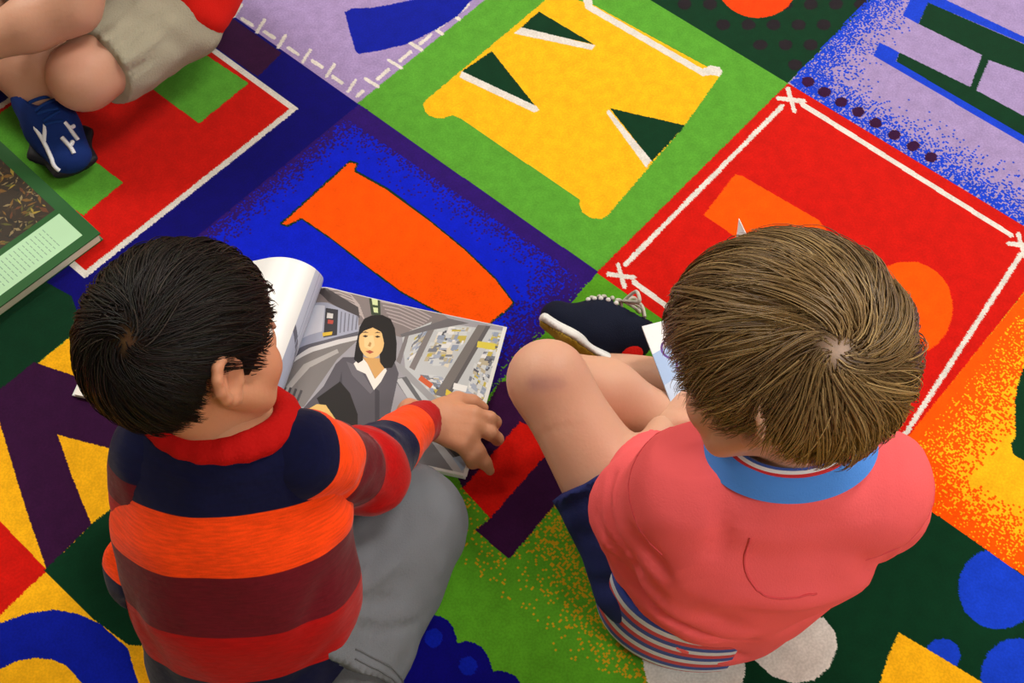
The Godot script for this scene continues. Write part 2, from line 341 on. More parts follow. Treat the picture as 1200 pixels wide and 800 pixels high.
	for s in 2:
		var sh: Vector3 = [sh_l, sh_r][s]
		var el: Vector3 = [el_l, el_r][s]
		var wr: Vector3 = [wr_l, wr_r][s]
		var cuff := wr + (el - wr).normalized() * 0.02
		garment += tapered([sh, el, cuff], [0.046, 0.042, 0.03])
		cuts.append([cuff, (wr - el).normalized()])
		folds += [[el + Vector3(-0.03, 0.05, -0.01), el + Vector3(0.03, 0.03, 0.04), 0.008, 0.007], [el + Vector3(-0.04, 0.02, 0.01), el + Vector3(0.03, 0.0, 0.05), 0.008, 0.007], [sh + Vector3(-0.05, -0.02, 0.02), sh + Vector3(0.0, -0.06, 0.055), 0.010, 0.006]]
	var shirt_net := net(garment, 0.006, 75.0, {"cuts": cuts, "folds": folds, "noise": [cloth_noise(31, 9.0), 0.006, Vector3.ONE]})
	put("shirt", mesh_of(shirt_net, base), coral, who)
	for s in 2:
		var sh: Vector3 = [sh_l, sh_r][s]
		var el: Vector3 = [el_l, el_r][s]
		var dir := (el - sh).normalized()
		var e1 := dir.cross(Vector3.UP).normalized()
		var e2 := dir.cross(e1)
		var sm := []
		for i in 25:
			var an := TAU * i / 24.0 + PI * 0.5
			sm.append(sh + dir * 0.012 + (e1 * cos(an) + e2 * sin(an)) * 0.056)
		put("seam", mesh_of(tube(lay(shirt_net, sm, 0.0, 0.014), 0.0011, 5, false), base), cloth(Color(0.84, 0.32, 0.35)), who)
	var yoke := []
	for q in [[0.205, 0.345, -0.41], [0.205, 0.32, -0.40], [0.212, 0.30, -0.39], [0.228, 0.288, -0.38], [0.25, 0.285, -0.38], [0.28, 0.29, -0.38]]:
		yoke.append(V(q))
	put("seam", mesh_of(tube(lay(shirt_net, spline(yoke, 6), 0.0002), 0.0011, 5), base), cloth(Color(0.84, 0.32, 0.35)), who)
	# pale blue collar with its striped inner stand
	var nb := frame(Vector3(-0.25, -0.35, -0.9), Vector3(-0.12, 0.9, -0.4))
	var pts := []
	for i in 14:
		var a := TAU * i / 14.0
		pts.append(Vector3(0.074 * cos(a), -0.004, 0.066 * sin(a)))
	put("collar", mesh_of(ring_band(neck + Vector3(0, -0.012, 0.002), nb, pts, 0.80, 0.016, 0.006), base), cloth(Color(0.30, 0.54, 0.88), 0.85, 16.0, 0.2), who)
	var st := [[0.2, Color(0.12, 0.16, 0.42)], [0.4, Color(0.85, 0.86, 0.88)], [0.6, Color(0.75, 0.2, 0.22)], [0.8, Color(0.85, 0.86, 0.88)], [1.0, Color(0.25, 0.35, 0.65)]]
	var ib := ring_band(neck + Vector3(0, -0.002, 0.001), nb, pts, 0.8, 0.012, 0.004)
	for i in ib.v.size():
		ib.uv[i] = Vector2(ib.uv[i].y, ib.uv[i].x)
		ib.v[i] = neck + (ib.v[i] - neck) * 0.86
	put("collar_stand", mesh_of(ib, base), jersey(st, 61), who)
	# striped undershirt showing below the hem
	var lining := [wide(Vector3(0.208, 0.045, -0.478), Vector3(0.212, 0.12, -0.474), 0.084, 0.080, lat, 1.36)]
	var st2 := []
	for i in 12:
		st2.append([(i + 1) / 12.0, [Color(0.80, 0.83, 0.9), Color(0.20, 0.28, 0.62), Color(0.78, 0.22, 0.24)][i % 3]])
	put("undershirt", mesh_of(net(lining, 0.006, 90.0, {"cuts": [[Vector3(0, 0.012, 0), Vector3.DOWN], [Vector3(0.2, 0.14, -0.4), Vector3.UP], [Vector3(0.235, 0.1, -0.4), Vector3.RIGHT]]}), base, null, func(p: Vector3) -> Vector2: return Vector2(p.y / 0.12, atan2(p.x - 0.21, p.z + 0.48) * 0.5)), jersey(st2, 71), who)
	# shorts
	var so := [wide(pelvis + Vector3(0, -0.012, 0), waist + Vector3(0, -0.03, 0), 0.070, 0.064, lat, 1.4)]
	var hem_l := hip_l.lerp(knee_l, 0.50)
	var hem_r := hip_r.lerp(knee_r, 0.62)
	so += tapered([hip_l, hem_l + (knee_l - hip_l).normalized() * 0.03], [0.070, 0.058]) + tapered([hip_r + Vector3(-0.02, 0, -0.02), hem_r + (knee_r - hip_r).normalized() * 0.03], [0.06, 0.056])
	var sf := [[Vector3(0.05, 0.12, -0.50), Vector3(0.12, 0.17, -0.50), 0.009, 0.006], [Vector3(0.06, 0.09, -0.46), Vector3(0.12, 0.14, -0.45), 0.009, 0.006], [Vector3(0.06, 0.10, -0.55), Vector3(0.10, 0.17, -0.54), 0.008, 0.004]]
	put("shorts", mesh_of(net(so, 0.0058, 85.0, {"cuts": [[hem_l, (knee_l - hip_l).normalized()], [Vector3(0, 0.004, 0), Vector3.DOWN]], "folds": sf, "noise": [cloth_noise(51, 12.0), 0.006, Vector3.ONE]}), base), cloth(Color(0.13, 0.16, 0.36), 0.85, 16.0, 0.3, 0.15), who)
	# right shoe in view, left one under the other leg
	var heel := Vector3(0.138, 0.033, -0.748)
	shoe(who, base, heel, Vector3(0.000, 0.054, -0.834), Vector3(0.62, 0.36, -0.70), 0.152, {"upper": Color(0.06, 0.085, 0.16), "sole": Color(0.68, 0.56, 0.16), "fox": Color(0.85, 0.86, 0.86), "lace": Color(0.72, 0.72, 0.68), "sock": Color(0.75, 0.10, 0.07)}, ank_r)
	shoe(who, base, Vector3(0.20, 0.03, -0.615), Vector3(0.345, 0.03, -0.57), Vector3(-0.2, 0.7, 0.5), 0.165, {"upper": Color(0.06, 0.085, 0.16), "sole": Color(0.68, 0.56, 0.16), "fox": Color(0.85, 0.86, 0.86), "lace": Color(0.72, 0.72, 0.68), "sock": Color(0.75, 0.10, 0.07)}, ank_l)

func shoe(who: Node3D, base: Vector3, heel: Vector3, toe: Vector3, upv: Vector3, len: float, col: Dictionary, ankle: Vector3) -> Node3D:
	var b := frame(toe - heel, upv)
	var sole_at := heel
	var P := func(x: float, y: float, z: float) -> Vector3: return sole_at + b * Vector3(z, y, -x)    # x to the toe, y up, z sideways
	var root := Node3D.new()
	root.name = "shoe"
	who.add_child(root, true)
	var w := len * 0.2
	var up := [cap(P.call(0.03, 0.035, 0), P.call(len * 0.45, 0.03, 0), 0.030, 0.029), wide(P.call(len * 0.4, 0.02, 0), P.call(len - 0.042, 0.016, 0), 0.026, 0.021, b.x, 1.32), cap(P.call(0.025, 0.05, 0), P.call(len * 0.38, 0.045, 0), 0.027, 0.026)]
	put("upper", mesh_of(net(up, 0.0036, 150.0, {"cuts": [[P.call(0, 0.004, 0), -b.y]], "hollow": [cap(P.call(0.032, 0.075, 0), P.call(0.05, 0.078, 0), 0.021, 0.02)]}), base), cloth(col.upper, 0.8, 20.0, 0.4), root)
	var so := [wide(P.call(0.024, 0.004, 0), P.call(len * 0.5, 0.004, 0), 0.011, 0.011, b.x, 3.0), wide(P.call(len * 0.5, 0.004, 0), P.call(len - 0.034, 0.006, 0), 0.011, 0.010, b.x, 3.2)]
	for q in so:
		q[3] += 0.0
	put("foxing", mesh_of(net(so, 0.0032, 160.0, {"cuts": [[P.call(0, 0.0125, 0), b.y], [P.call(0, 0.001, 0), -b.y]]}), base), mat(col.fox, 0.6), root)
	put("sole", mesh_of(net(so, 0.0032, 160.0, {"cuts": [[P.call(0, 0.001, 0), b.y]]}), base), mat(col.sole, 0.7), root)
	# laces: bars across the instep and a bow
	var lm := cloth(col.lace, 0.9, 30.0, 0.3)
	for i in 5:
		var x := len * (0.38 + 0.075 * i)
		var pts := []
		for j in 9:
			var z := lerpf(-0.02, 0.02, j / 8.0)
			pts.append(snap(up, 150.0, P.call(x + 0.006 * (j / 8.0 - 0.5) * (1 if i % 2 else -1), 0.08, z), 0.0016))
		put("lace", mesh_of(tube(pts, 0.0024, 6), base), lm, root)
		for z in ([] if col.has("plain") else [-0.021, 0.021]):
			var e: Vector3 = snap(up, 150.0, P.call(x, 0.07, z), 0.0005)
			var sm := SphereMesh.new()
			sm.radius = 0.003
			sm.height = 0.006
			put("eyelet", sm, mat(Color(0.8, 0.8, 0.8), 0.3), root, e - base)
	var mid: Vector3 = P.call(0.036, 0.055, 0)
	put("sock", mesh_of(net(tapered([mid, mid.lerp(ankle, 0.25), mid.lerp(ankle, 0.5)], [0.014, 0.015, 0.016]), 0.004, 140.0), base), cloth(col.sock), root)
	if col.has("plain"): return root
	var knot: Vector3 = snap(up, 150.0, P.call(len * 0.36, 0.085, 0), 0.003)
	for s in [-1.0, 1.0]:
		var bow := [knot, knot + b * Vector3(0.016 * s, 0.012, 0.006), knot + b * Vector3(0.036 * s, 0.012, 0.012), knot + b * Vector3(0.040 * s, 0.004, 0.020), knot + b * Vector3(0.022 * s, 0.003, 0.014), knot]
		put("bow", mesh_of(tube(spline(bow, 5), 0.0022, 6), base), lm, root)
		put("lace_end", mesh_of(tube(spline([knot, knot + b * Vector3(0.01 * s, 0.006, 0.02), knot + b * Vector3(0.024 * s, -0.006, 0.034)], 5), 0.002, 6), base), lm, root)
	return root

# ---- the child in khaki shorts
func khaki_child() -> void:
	var base := Vector3(-0.50, 0, -1.34)
	var who := thing("person", "child in khaki shorts and red shirt sitting cross-legged beside a green book", "person", base)
	var pelvis := Vector3(-0.49, 0.085, -1.36); var waist := Vector3(-0.50, 0.165, -1.37); var chest := Vector3(-0.52, 0.26, -1.375); var upper := Vector3(-0.535, 0.33, -1.38); var neck := Vector3(-0.555, 0.39, -1.38)
	var f := Vector3(-0.8, 0, 0.5).normalized()
	var lat := Vector3(0.53, 0, 0.85)
	var hip_l := Vector3(-0.468, 0.09, -1.272); var knee_l := Vector3(-0.560, 0.112, -1.142); var ank_l := Vector3(-0.77, 0.055, -1.25)
	var hip_r := Vector3(-0.55, 0.09, -1.41); var knee_r := Vector3(-0.80, 0.12, -1.30); var ank_r := Vector3(-0.640, 0.062, -1.158)
	var sh_l := Vector3(-0.485, 0.33, -1.30); var el_l := Vector3(-0.558, 0.198, -1.178); var wr_l := Vector3(-0.71, 0.16, -1.128)
	var sh_r := Vector3(-0.585, 0.33, -1.46); var el_r := Vector3(-0.70, 0.22, -1.42); var wr_r := Vector3(-0.80, 0.165, -1.28)
	var hc := Vector3(-0.60, 0.485, -1.36)
	var hb := frame(Vector3(-0.75, -0.45, 0.45), Vector3(-0.3, 0.9, 0.15))
	var prims := [wide(pelvis, waist, 0.066, 0.06, lat, 1.4), wide(waist, chest, 0.06, 0.066, lat, 1.4), wide(chest, upper, 0.066, 0.052, lat, 1.45), cap(upper, neck, 0.046, 0.038)]
	prims += tapered([sh_r, el_r, wr_r], [0.034, 0.027, 0.019]) + tapered([sh_l, el_l, el_l.lerp(wr_l, 0.35), wr_l], [0.034, 0.030, 0.030, 0.021])
	var thigh := tapered([hip_l, knee_l], [0.056, 0.039]) + [ball(knee_l + Vector3(-0.004, 0.002, 0.004), 0.041)]
	var shins := tapered([knee_l, knee_l.lerp(ank_l, 0.4), ank_l], [0.036, 0.036, 0.024])
	shins += tapered([hip_r, knee_r], [0.06, 0.044]) + tapered([knee_r, knee_r.lerp(ank_r, 0.4), ank_r], [0.042, 0.042, 0.028])
	shins += [cap(ank_r, ank_r + Vector3(0.05, -0.03, 0.06), 0.022, 0.016), cap(ank_l, ank_l + Vector3(-0.06, -0.02, -0.03), 0.024, 0.018)]
	var body := net(prims, 0.0058, 105.0)
	body = join(body, net(thigh, 0.0055, 105.0))
	body = join(body, net(shins, 0.0058, 105.0))
	body = join(body, net(head_prims(hc, hb, neck, upper), 0.0034, 175.0, {"hollow": sockets(hc, hb)}))
	body = join(body, ear_net(hc, hb, 1.0))
	body = join(body, ear_net(hc, hb, -1.0))
	var cur := [[0.4, 0.4, 0.3], [0.4, 0.4, 0.3], [0.4, 0.4, 0.3], [0.4, 0.4, 0.3]]
	body = join(body, net(hand_prims(wr_l, wr_l - el_l, Vector3(0.1, 0.9, 0.3), -1.0, cur), 0.0028, 320.0))
	body = join(body, net(hand_prims(wr_r, wr_r - el_r, Vector3(0.1, 0.9, 0.1), 1.0, cur), 0.0028, 320.0))
	var spots := [[knee_l + Vector3(-0.005, 0.04, 0.01), 0.035, Color(0.62, 0.31, 0.23), 0.5]]
	put("body", mesh_of(body, base, skin_colour(Color(0.52, 0.285, 0.195), spots)), M.skin_a, who)
	eyes(who, base, hc, hb, Color(0.10, 0.06, 0.04))
	var sp := {"r": Vector3(0.0745, 0.083, 0.092), "line": [[-0.1, 0.03], [-0.06, 0.022], [-0.022, -0.035], [0.0, 0.0], [0.02, -0.004], [0.05, -0.072], [0.1, -0.075]],
		"tipline": [[-0.1, 0.012], [-0.06, 0.0], [-0.022, -0.045], [0.0, -0.008], [0.02, -0.012], [0.05, -0.09], [0.1, -0.095]],
		"scalp": Color(0.1, 0.05, 0.025), "whorl": Vector3(0.012, 0.045, 0.078), "comb": Vector3(0.1, -0.1, -0.3), "swirl": 1.2, "len": [0.04, 0.07], "lift": [0.003, 0.010], "root": 0.002, "flick": 0.006, "jitter": 0.35, "rag": 0.005, "clumps": 260, "per": 7, "width": 0.0012, "spread": 0.005, "pinch": 0.45, "seg": 7,
		"cols": [Color(0.04, 0.022, 0.012), Color(0.10, 0.06, 0.03), Color(0.12, 0.08, 0.04)], "streak": 0.04, "seed": 17, "cap": 0.002}
	put_hair(who, base, hair_cap(hc, hb, sp), hair_strands(hc, hb, sp), hair_material(Color.WHITE, 0.42))
	var red := cloth(Color(0.80, 0.11, 0.08), 0.9, 16.0, 0.25)
	var tor := [cap(Vector3(-0.465, 0.125, -1.305), Vector3(-0.45, 0.12, -1.32), 0.052, 0.052), wide(Vector3(-0.478, 0.10, -1.35), waist, 0.088, 0.082, lat, 1.4), wide(waist, chest, 0.082, 0.08, lat, 1.4), wide(chest, upper, 0.08, 0.058, lat, 1.5), cap(sh_r, sh_l, 0.042, 0.042), cap(upper, neck, 0.06, 0.05)]
	put("shirt", mesh_of(net(tor, 0.0075, 85.0, {"cuts": [[neck + Vector3(0, -0.01, 0), Vector3(-0.3, 0.9, 0.2).normalized()], [Vector3(0, 0.07, 0), Vector3.DOWN]], "noise": [cloth_noise(81, 9.0), 0.007, Vector3.ONE]}), base), red, who)
	for s in 2:
		var sh: Vector3 = [sh_l, sh_r][s]
		var el: Vector3 = [el_l, el_r][s]
		put("sleeve", mesh_of(net(tapered([sh, sh.lerp(el, 0.7)], [0.056, 0.05]), 0.0065, 95.0, {"cuts": [[sh.lerp(el, 0.55), (el - sh).normalized()]], "noise": [cloth_noise(90 + s, 11.0), 0.006, Vector3.ONE]}), base), red, who)
	var khaki := cloth(Color(0.63, 0.62, 0.55), 0.9, 12.0, 0.4, 0.15)
	var hem_l := hip_l.lerp(knee_l, 0.84)
	var hem_r := hip_r.lerp(knee_r, 0.66)
	var so := [wide(pelvis + Vector3(0, -0.012, 0), waist + Vector3(0, -0.03, 0), 0.072, 0.066, lat, 1.4)]
	so += tapered([hip_l, hem_l + (knee_l - hip_l).normalized() * 0.04], [0.066, 0.054]) + tapered([hip_r, hem_r], [0.07, 0.058])
	var sd := (knee_l - hip_l).normalized()
	var sf := []
	for i in 9:
		var an := -1.3 + i * 0.33
		var e1 := sd.cross(Vector3.UP).normalized()
		var rad := (e1 * sin(an) + Vector3.UP * cos(an)) * 0.056
		sf.append([hem_l + rad + sd * 0.015, hem_l + rad - sd * (0.05 + 0.03 * (i % 3)), 0.006, 0.008 if i % 2 == 0 else -0.005])
	put("shorts", mesh_of(net(so, 0.0056, 85.0, {"cuts": [[hem_l, sd], [Vector3(0, 0.004, 0), Vector3.DOWN]], "folds": sf, "noise": [cloth_noise(95, 12.0), 0.007, Vector3.ONE]}), base), khaki, who)
	var cold := {"upper": Color(0.07, 0.17, 0.42), "sole": Color(0.03, 0.035, 0.06), "fox": Color(0.03, 0.04, 0.09), "lace": Color(0.08, 0.2, 0.45), "sock": Color(0.015, 0.02, 0.04), "plain": true}
	var sr := shoe(who, base, Vector3(-0.662, 0.012, -1.172), Vector3(-0.574, 0.012, -1.05), Vector3(0.15, 0.95, 0.12), 0.165, cold, ank_r)
	var b := frame(Vector3(-0.574, 0.012, -1.05) - Vector3(-0.662, 0.012, -1.172), Vector3(0.15, 0.95, 0.12))
	for q in [[[0.075, 0.06, -0.03], [0.095, 0.055, -0.03], [0.115, 0.05, -0.034], [0.135, 0.03, -0.034], [0.148, 0.02, -0.03]], [[0.085, 0.07, -0.012], [0.10, 0.06, -0.02], [0.108, 0.055, -0.032]], [[0.118, 0.06, 0.0], [0.128, 0.055, 0.004], [0.146, 0.05, 0.004]], [[0.128, 0.055, 0.004], [0.124, 0.055, 0.014]], [[0.10, 0.06, 0.016], [0.108, 0.055, 0.02], [0.122, 0.05, 0.024]], [[0.108, 0.055, 0.02], [0.104, 0.052, 0.03]]]:
		var line := []
		for p in q: line.append(Vector3(-0.662, 0.012, -1.172) + b * Vector3(-p[2], p[1], -p[0]))
		var up := [cap(Vector3(-0.662, 0.012, -1.172) + b * Vector3(0, 0.035, -0.03), Vector3(-0.662, 0.012, -1.172) + b * Vector3(0, 0.03, -0.074), 0.030, 0.029), wide(Vector3(-0.662, 0.012, -1.172) + b * Vector3(0, 0.02, -0.066), Vector3(-0.662, 0.012, -1.172) + b * Vector3(0, 0.016, -0.123), 0.026, 0.021, b.x, 1.32)]
		var on := []
		for p in spline(line, 4): on.append(snap(up, 150.0, p, 0.0008))
		put("overlay", mesh_of(tube(on, 0.003, 6), base), mat(Color(0.85, 0.87, 0.9), 0.5), sr)
	shoe(who, base, Vector3(-0.75, 0.012, -1.24), Vector3(-0.90, 0.012, -1.31), Vector3(0.0, 0.95, 0.12), 0.165, cold, ank_l)
# ---------------------------------------------------------------- children
func frame(f: Vector3, up: Vector3) -> Basis:      # columns right, up, back
	f = f.normalized()
	var r := f.cross(up).normalized()
	return Basis(r, r.cross(f).normalized(), -f)

func hand_prims(w: Vector3, f: Vector3, n: Vector3, side: float, curls: Array, sc := 1.0, yaw := [0.0, 0.0, 0.0, 0.0]) -> Array:
	f = f.normalized()
	n = (n - f * n.dot(f)).normalized()
	var r := f.cross(n) * side
	var out := [wide(w - f * 0.02 * sc, w + f * 0.014 * sc, 0.0135 * sc, 0.0115 * sc, r, 1.35), wide(w + f * 0.014 * sc, w + f * 0.046 * sc, 0.0105 * sc, 0.0095 * sc, r, 2.05)]
	var offs := [-0.0185, -0.0062, 0.0062, 0.0175]
	var lens := [0.047, 0.052, 0.048, 0.039]
	var start := [0.049, 0.052, 0.05, 0.045]
	for i in 4:
		var p: Vector3 = w + (f * start[i] + r * offs[i] + n * 0.001) * sc
		out.append(cap(w + (f * 0.03 + r * offs[i] * 0.9) * sc, p, 0.008 * sc, 0.0075 * sc))
		var dir = (f + r * (offs[i] * 4.0 + yaw[i])).normalized()
		var axis = dir.cross(n).normalized()
		for j in 3:
			dir = dir.rotated(axis, -curls[i][j])
			var q: Vector3 = p + dir * (lens[i] * [0.44, 0.32, 0.24][j] * sc)
			out.append(cap(p, q, [0.0072, 0.0064, 0.0057][j] * sc, [0.0064, 0.0057, 0.0049][j] * sc))
			p = q
	var t0 := w + (f * 0.012 - r * 0.015 - n * 0.002) * sc
	var t1 := t0 + (f * 0.62 - r * 0.62 - n * 0.35).normalized() * 0.026 * sc
	var t2 := t1 + (f * 0.85 - r * 0.2 - n * 0.4).normalized() * 0.019 * sc
	var t3 := t2 + (f * 0.95 + r * 0.1 - n * 0.35).normalized() * 0.015 * sc
	out.append(cap(t0, t1, 0.011 * sc, 0.0085 * sc))
	out.append(cap(t1, t2, 0.0082 * sc, 0.0072 * sc))
	out.append(cap(t2, t3, 0.0072 * sc, 0.0055 * sc))
	return out

func head_prims(c: Vector3, b: Basis, neck: Vector3, chest: Vector3) -> Array:
	var s_ := b.x.length()
	var L := func(x: float, y: float, z: float) -> Vector3: return c + b * Vector3(x, y, z)
	var o := [egg(L.call(0, 0.004, 0.004), b, Vector3(0.069, 0.076, 0.085)), egg(L.call(0, -0.04, -0.03), b, Vector3(0.056, 0.058, 0.053)),
		egg(L.call(0, -0.078, -0.04), b, Vector3(0.041, 0.028, 0.04)), cap(L.call(-0.03, -0.01, -0.07), L.call(0.03, -0.01, -0.07), 0.013, 0.013),
		cap(L.call(0, -0.026, -0.082), L.call(0, -0.046, -0.094), 0.006, 0.0085), cap(L.call(-0.009, -0.05, -0.087), L.call(0.009, -0.05, -0.087), 0.0065, 0.0065),
		cap(L.call(-0.014, -0.068, -0.081), L.call(0.014, -0.068, -0.081), 0.0052, 0.0052), cap(L.call(-0.011, -0.076, -0.079), L.call(0.011, -0.076, -0.079), 0.0055, 0.0055),
		egg(L.call(0, -0.095, -0.067), b, Vector3(0.019, 0.014, 0.016)),
		cap(L.call(0, -0.055, 0.016), neck, 0.038, 0.037), cap(neck, chest, 0.037, 0.055)]
	for s in [-1.0, 1.0]:
		o.append(egg(L.call(0.034 * s, -0.053, -0.055), b, Vector3(0.024, 0.023, 0.022)))
		o.append(cap(L.call(0.062 * s, -0.05, 0.0), L.call(0.04 * s, -0.085, -0.045), 0.012, 0.012))
	for q in o:
		if q[0] == 1:
			q[2] = b.orthonormalized()
			q[3] *= s_
		else:
			q[3] *= s_
			q[4] *= s_
	return o

func ear_net(c: Vector3, b: Basis, s: float) -> Dictionary:
	var L := func(y: float, z: float, x: float) -> Vector3: return c + b * (Vector3(0.0675 * s, -0.026, 0.006) + Vector3(x * s + maxf(z, -0.006) * s * 0.55, y, z))
	var o := []
	var helix := [[-0.006, -0.013, 0.002], [0.008, -0.014, 0.005], [0.021, -0.007, 0.008], [0.026, 0.004, 0.009], [0.023, 0.014, 0.009], [0.013, 0.019, 0.009], [0.0, 0.019, 0.008], [-0.012, 0.013, 0.007], [-0.02, 0.004, 0.006], [-0.024, -0.004, 0.004], [-0.02, -0.011, 0.002]]
	for i in helix.size() - 1:
		var a: Array = helix[i]
		var d: Array = helix[i + 1]
		o.append(cap(L.call(a[0], a[1], a[2]), L.call(d[0], d[1], d[2]), 0.0036, 0.0036))
	o.append(cap(L.call(-0.018, -0.004, 0.004), L.call(-0.022, -0.003, 0.004), 0.0062, 0.0055))
	o.append(wide(L.call(0.012, 0.004, 0.002), L.call(-0.01, 0.003, 0.001), 0.0035, 0.0035, b.z.normalized(), 4.2))
	o.append(cap(L.call(0.013, 0.006, 0.005), L.call(-0.004, 0.009, 0.0055), 0.003, 0.003))
	o.append(cap(L.call(-0.004, -0.013, 0.003), L.call(-0.009, -0.012, 0.005), 0.0042, 0.0035))
	return net(o, 0.0021, 420.0)

func lerp_table(t: Array, x: float) -> float:
	if x <= t[0][0]: return t[0][1]
	for i in t.size() - 1:
		if x <= t[i + 1][0]: return lerpf(t[i][1], t[i + 1][1], (x - t[i][0]) / (t[i + 1][0] - t[i][0]))
	return t[-1][1]

# spec: r (radii of the scalp), line (table z -> lowest y of the hair), whorl, comb, swirl, len, lift, clumps, per, width, spread, cols, seed, flick
func hair_cap(c: Vector3, b: Basis, sp: Dictionary) -> Dictionary:
	var vs := PackedVector3Array()
	var ns := PackedVector3Array()
	var idx := PackedInt32Array()
	var na := 72
	var nr := 26
	for a in na:
		var ph := TAU * a / na
		var tmax := 0.3
		while tmax < 2.75:
			var q = Vector3(sin(tmax) * cos(ph), cos(tmax), sin(tmax) * sin(ph)) * sp.r
			if q.y < lerp_table(sp.line, q.z): break
			tmax += 0.02
		for j in nr:
			var th := tmax * j / float(nr - 1)
			var d := Vector3(sin(th) * cos(ph), cos(th), sin(th) * sin(ph))
			var off: float = sp.cap if j < nr - 1 else -0.006
			vs.append(c + b * (d * (sp.r + Vector3.ONE * off)))
			ns.append((b * (d / sp.r)).normalized())
	for a in na:
		var e := (a + 1) % na
		for j in nr - 1:
			var p := a * nr + j
			var q := e * nr + j
			idx.append_array(PackedInt32Array([p, p + 1, q, q, p + 1, q + 1]))
	var cs := PackedColorArray()
	for p in vs.size():
		var q: Vector3 = (b.inverse() * (vs[p] - c)) / sp.r
		var nearw: float = (q.normalized() - (sp.whorl as Vector3).normalized()).length()
		cs.append((sp.cols[0] as Color).lerp(sp.scalp, 0.8 * exp(-nearw * nearw * 40.0)))
	return {"v": vs, "n": ns, "i": idx, "c": cs}

func hair_strands(c: Vector3, b: Basis, sp: Dictionary) -> Dictionary:
	var g := RandomNumberGenerator.new()
	g.seed = sp.seed
	var vs := PackedVector3Array()
	var ns := PackedVector3Array()
	var cs := PackedColorArray()
	var idx := PackedInt32Array()
	var w: Vector3 = (sp.whorl as Vector3).normalized()
	var r: Vector3 = sp.r
	var seg: int = sp.get("seg", 10)
	var made := 0
	var tries := 0
	while made < sp.clumps and tries < sp.clumps * 6:
		tries += 1
		var d := Vector3(g.randfn(), g.randfn(), g.randfn()).normalized()
		if tries % 5 == 0: d = (w + d * 0.5).normalized()
		if (d * r).y < lerp_table(sp.line, (d * r).z) + 0.008: continue
		made += 1
		var total: float = g.randf_range(sp.len[0], sp.len[1])
		var step := total / seg / ((r.x + r.y + r.z) / 3.0)
		var jit = g.randf_range(-1.0, 1.0) * sp.jitter
		var lift: float = sp.lift[0] + g.randf() * sp.lift[1]
		var flick = g.randf() * sp.flick
		var bend = g.randf_range(-1.0, 1.0) * sp.get("curl", 0.0)
		var path := []
		var nor := []
		var lim = g.randfn() * sp.rag
		var k := d
		for s in seg + 1:
			var f := s / float(seg)
			var p = k * (r + Vector3.ONE * (sp.root + lift * sin(PI * minf(f * 1.15, 1.0) * 0.75) + flick * f * f))
			if s > 1 and p.y < lerp_table(sp.tipline, p.z) + lim: break
			path.append(p)
			nor.append((k / r).normalized())
			var away := k * k.dot(w) - w
			var near := away.length()
			if near < 0.05: away = k.cross(Vector3(0.3, 0.5, 0.8))
			away = away.normalized()
			var t: Vector3 = away + w.cross(k).normalized() * (sp.swirl * exp(-near * 1.6) + jit + bend * f)
			var comb: Vector3 = sp.comb
			t += comb - k * comb.dot(k)
			t = (t - k * t.dot(k)).normalized()
			k = (k + t * step).normalized()
		var n := path.size()
		if n < 3: continue
		var tone := g.randf()
		for ch in sp.per:
			var oa: float = g.randfn() * sp.spread
			var ob: float = absf(g.randfn()) * sp.spread * 0.5
			var wav := g.randf() * TAU
			var mixed := clampf(tone * 0.7 + g.randf() * 0.5 - 0.1, 0.0, 1.0)
			var col: Color = (sp.cols[0] as Color).lerp(sp.cols[1], mixed)
			if g.randf() < sp.get("streak", 0.0): col = sp.cols[2]
			var skip := g.randi_range(0, 2)
			var cut := n - g.randi_range(0, 2)
			var base := vs.size()
			var rings := 0
			for j in range(mini(skip, n - 3), maxi(cut, 3)):
				if j >= n: break
				var f := j / float(n - 1)
				var p: Vector3 = path[j]
				var t: Vector3 = (path[mini(j + 1, n - 1)] - path[maxi(j - 1, 0)]).normalized()
				var e: Vector3 = nor[j]
				var side := t.cross(e).normalized()
				var sprd = 1.0 - sp.pinch * f
				p += side * (oa * sprd + 0.0007 * sin(wav + f * 5.0)) + e * (ob * sprd)
				var rad: float = sp.width * (1.0 - 0.85 * f * f)
				for q in 3:
					var an := TAU * q / 3.0 + 0.5
					var m := side * cos(an) + e * sin(an)
					vs.append(c + b * (p + m * rad))
					ns.append((b * (m * 0.75 + e * 0.5)).normalized())
					cs.append(col)
				rings += 1
			for j in rings - 1:
				for q in 3:
					var p0 := base + j * 3 + q
					var q0 := base + j * 3 + (q + 1) % 3
					idx.append_array(PackedInt32Array([p0, q0, p0 + 3, q0, q0 + 3, p0 + 3]))
	return {"v": vs, "n": ns, "i": idx, "c": cs}

func sockets(c: Vector3, b: Basis) -> Array:
	return [ball(c + b * Vector3(0.028, -0.026, -0.079), 0.0112), ball(c + b * Vector3(-0.028, -0.026, -0.079), 0.0112)]

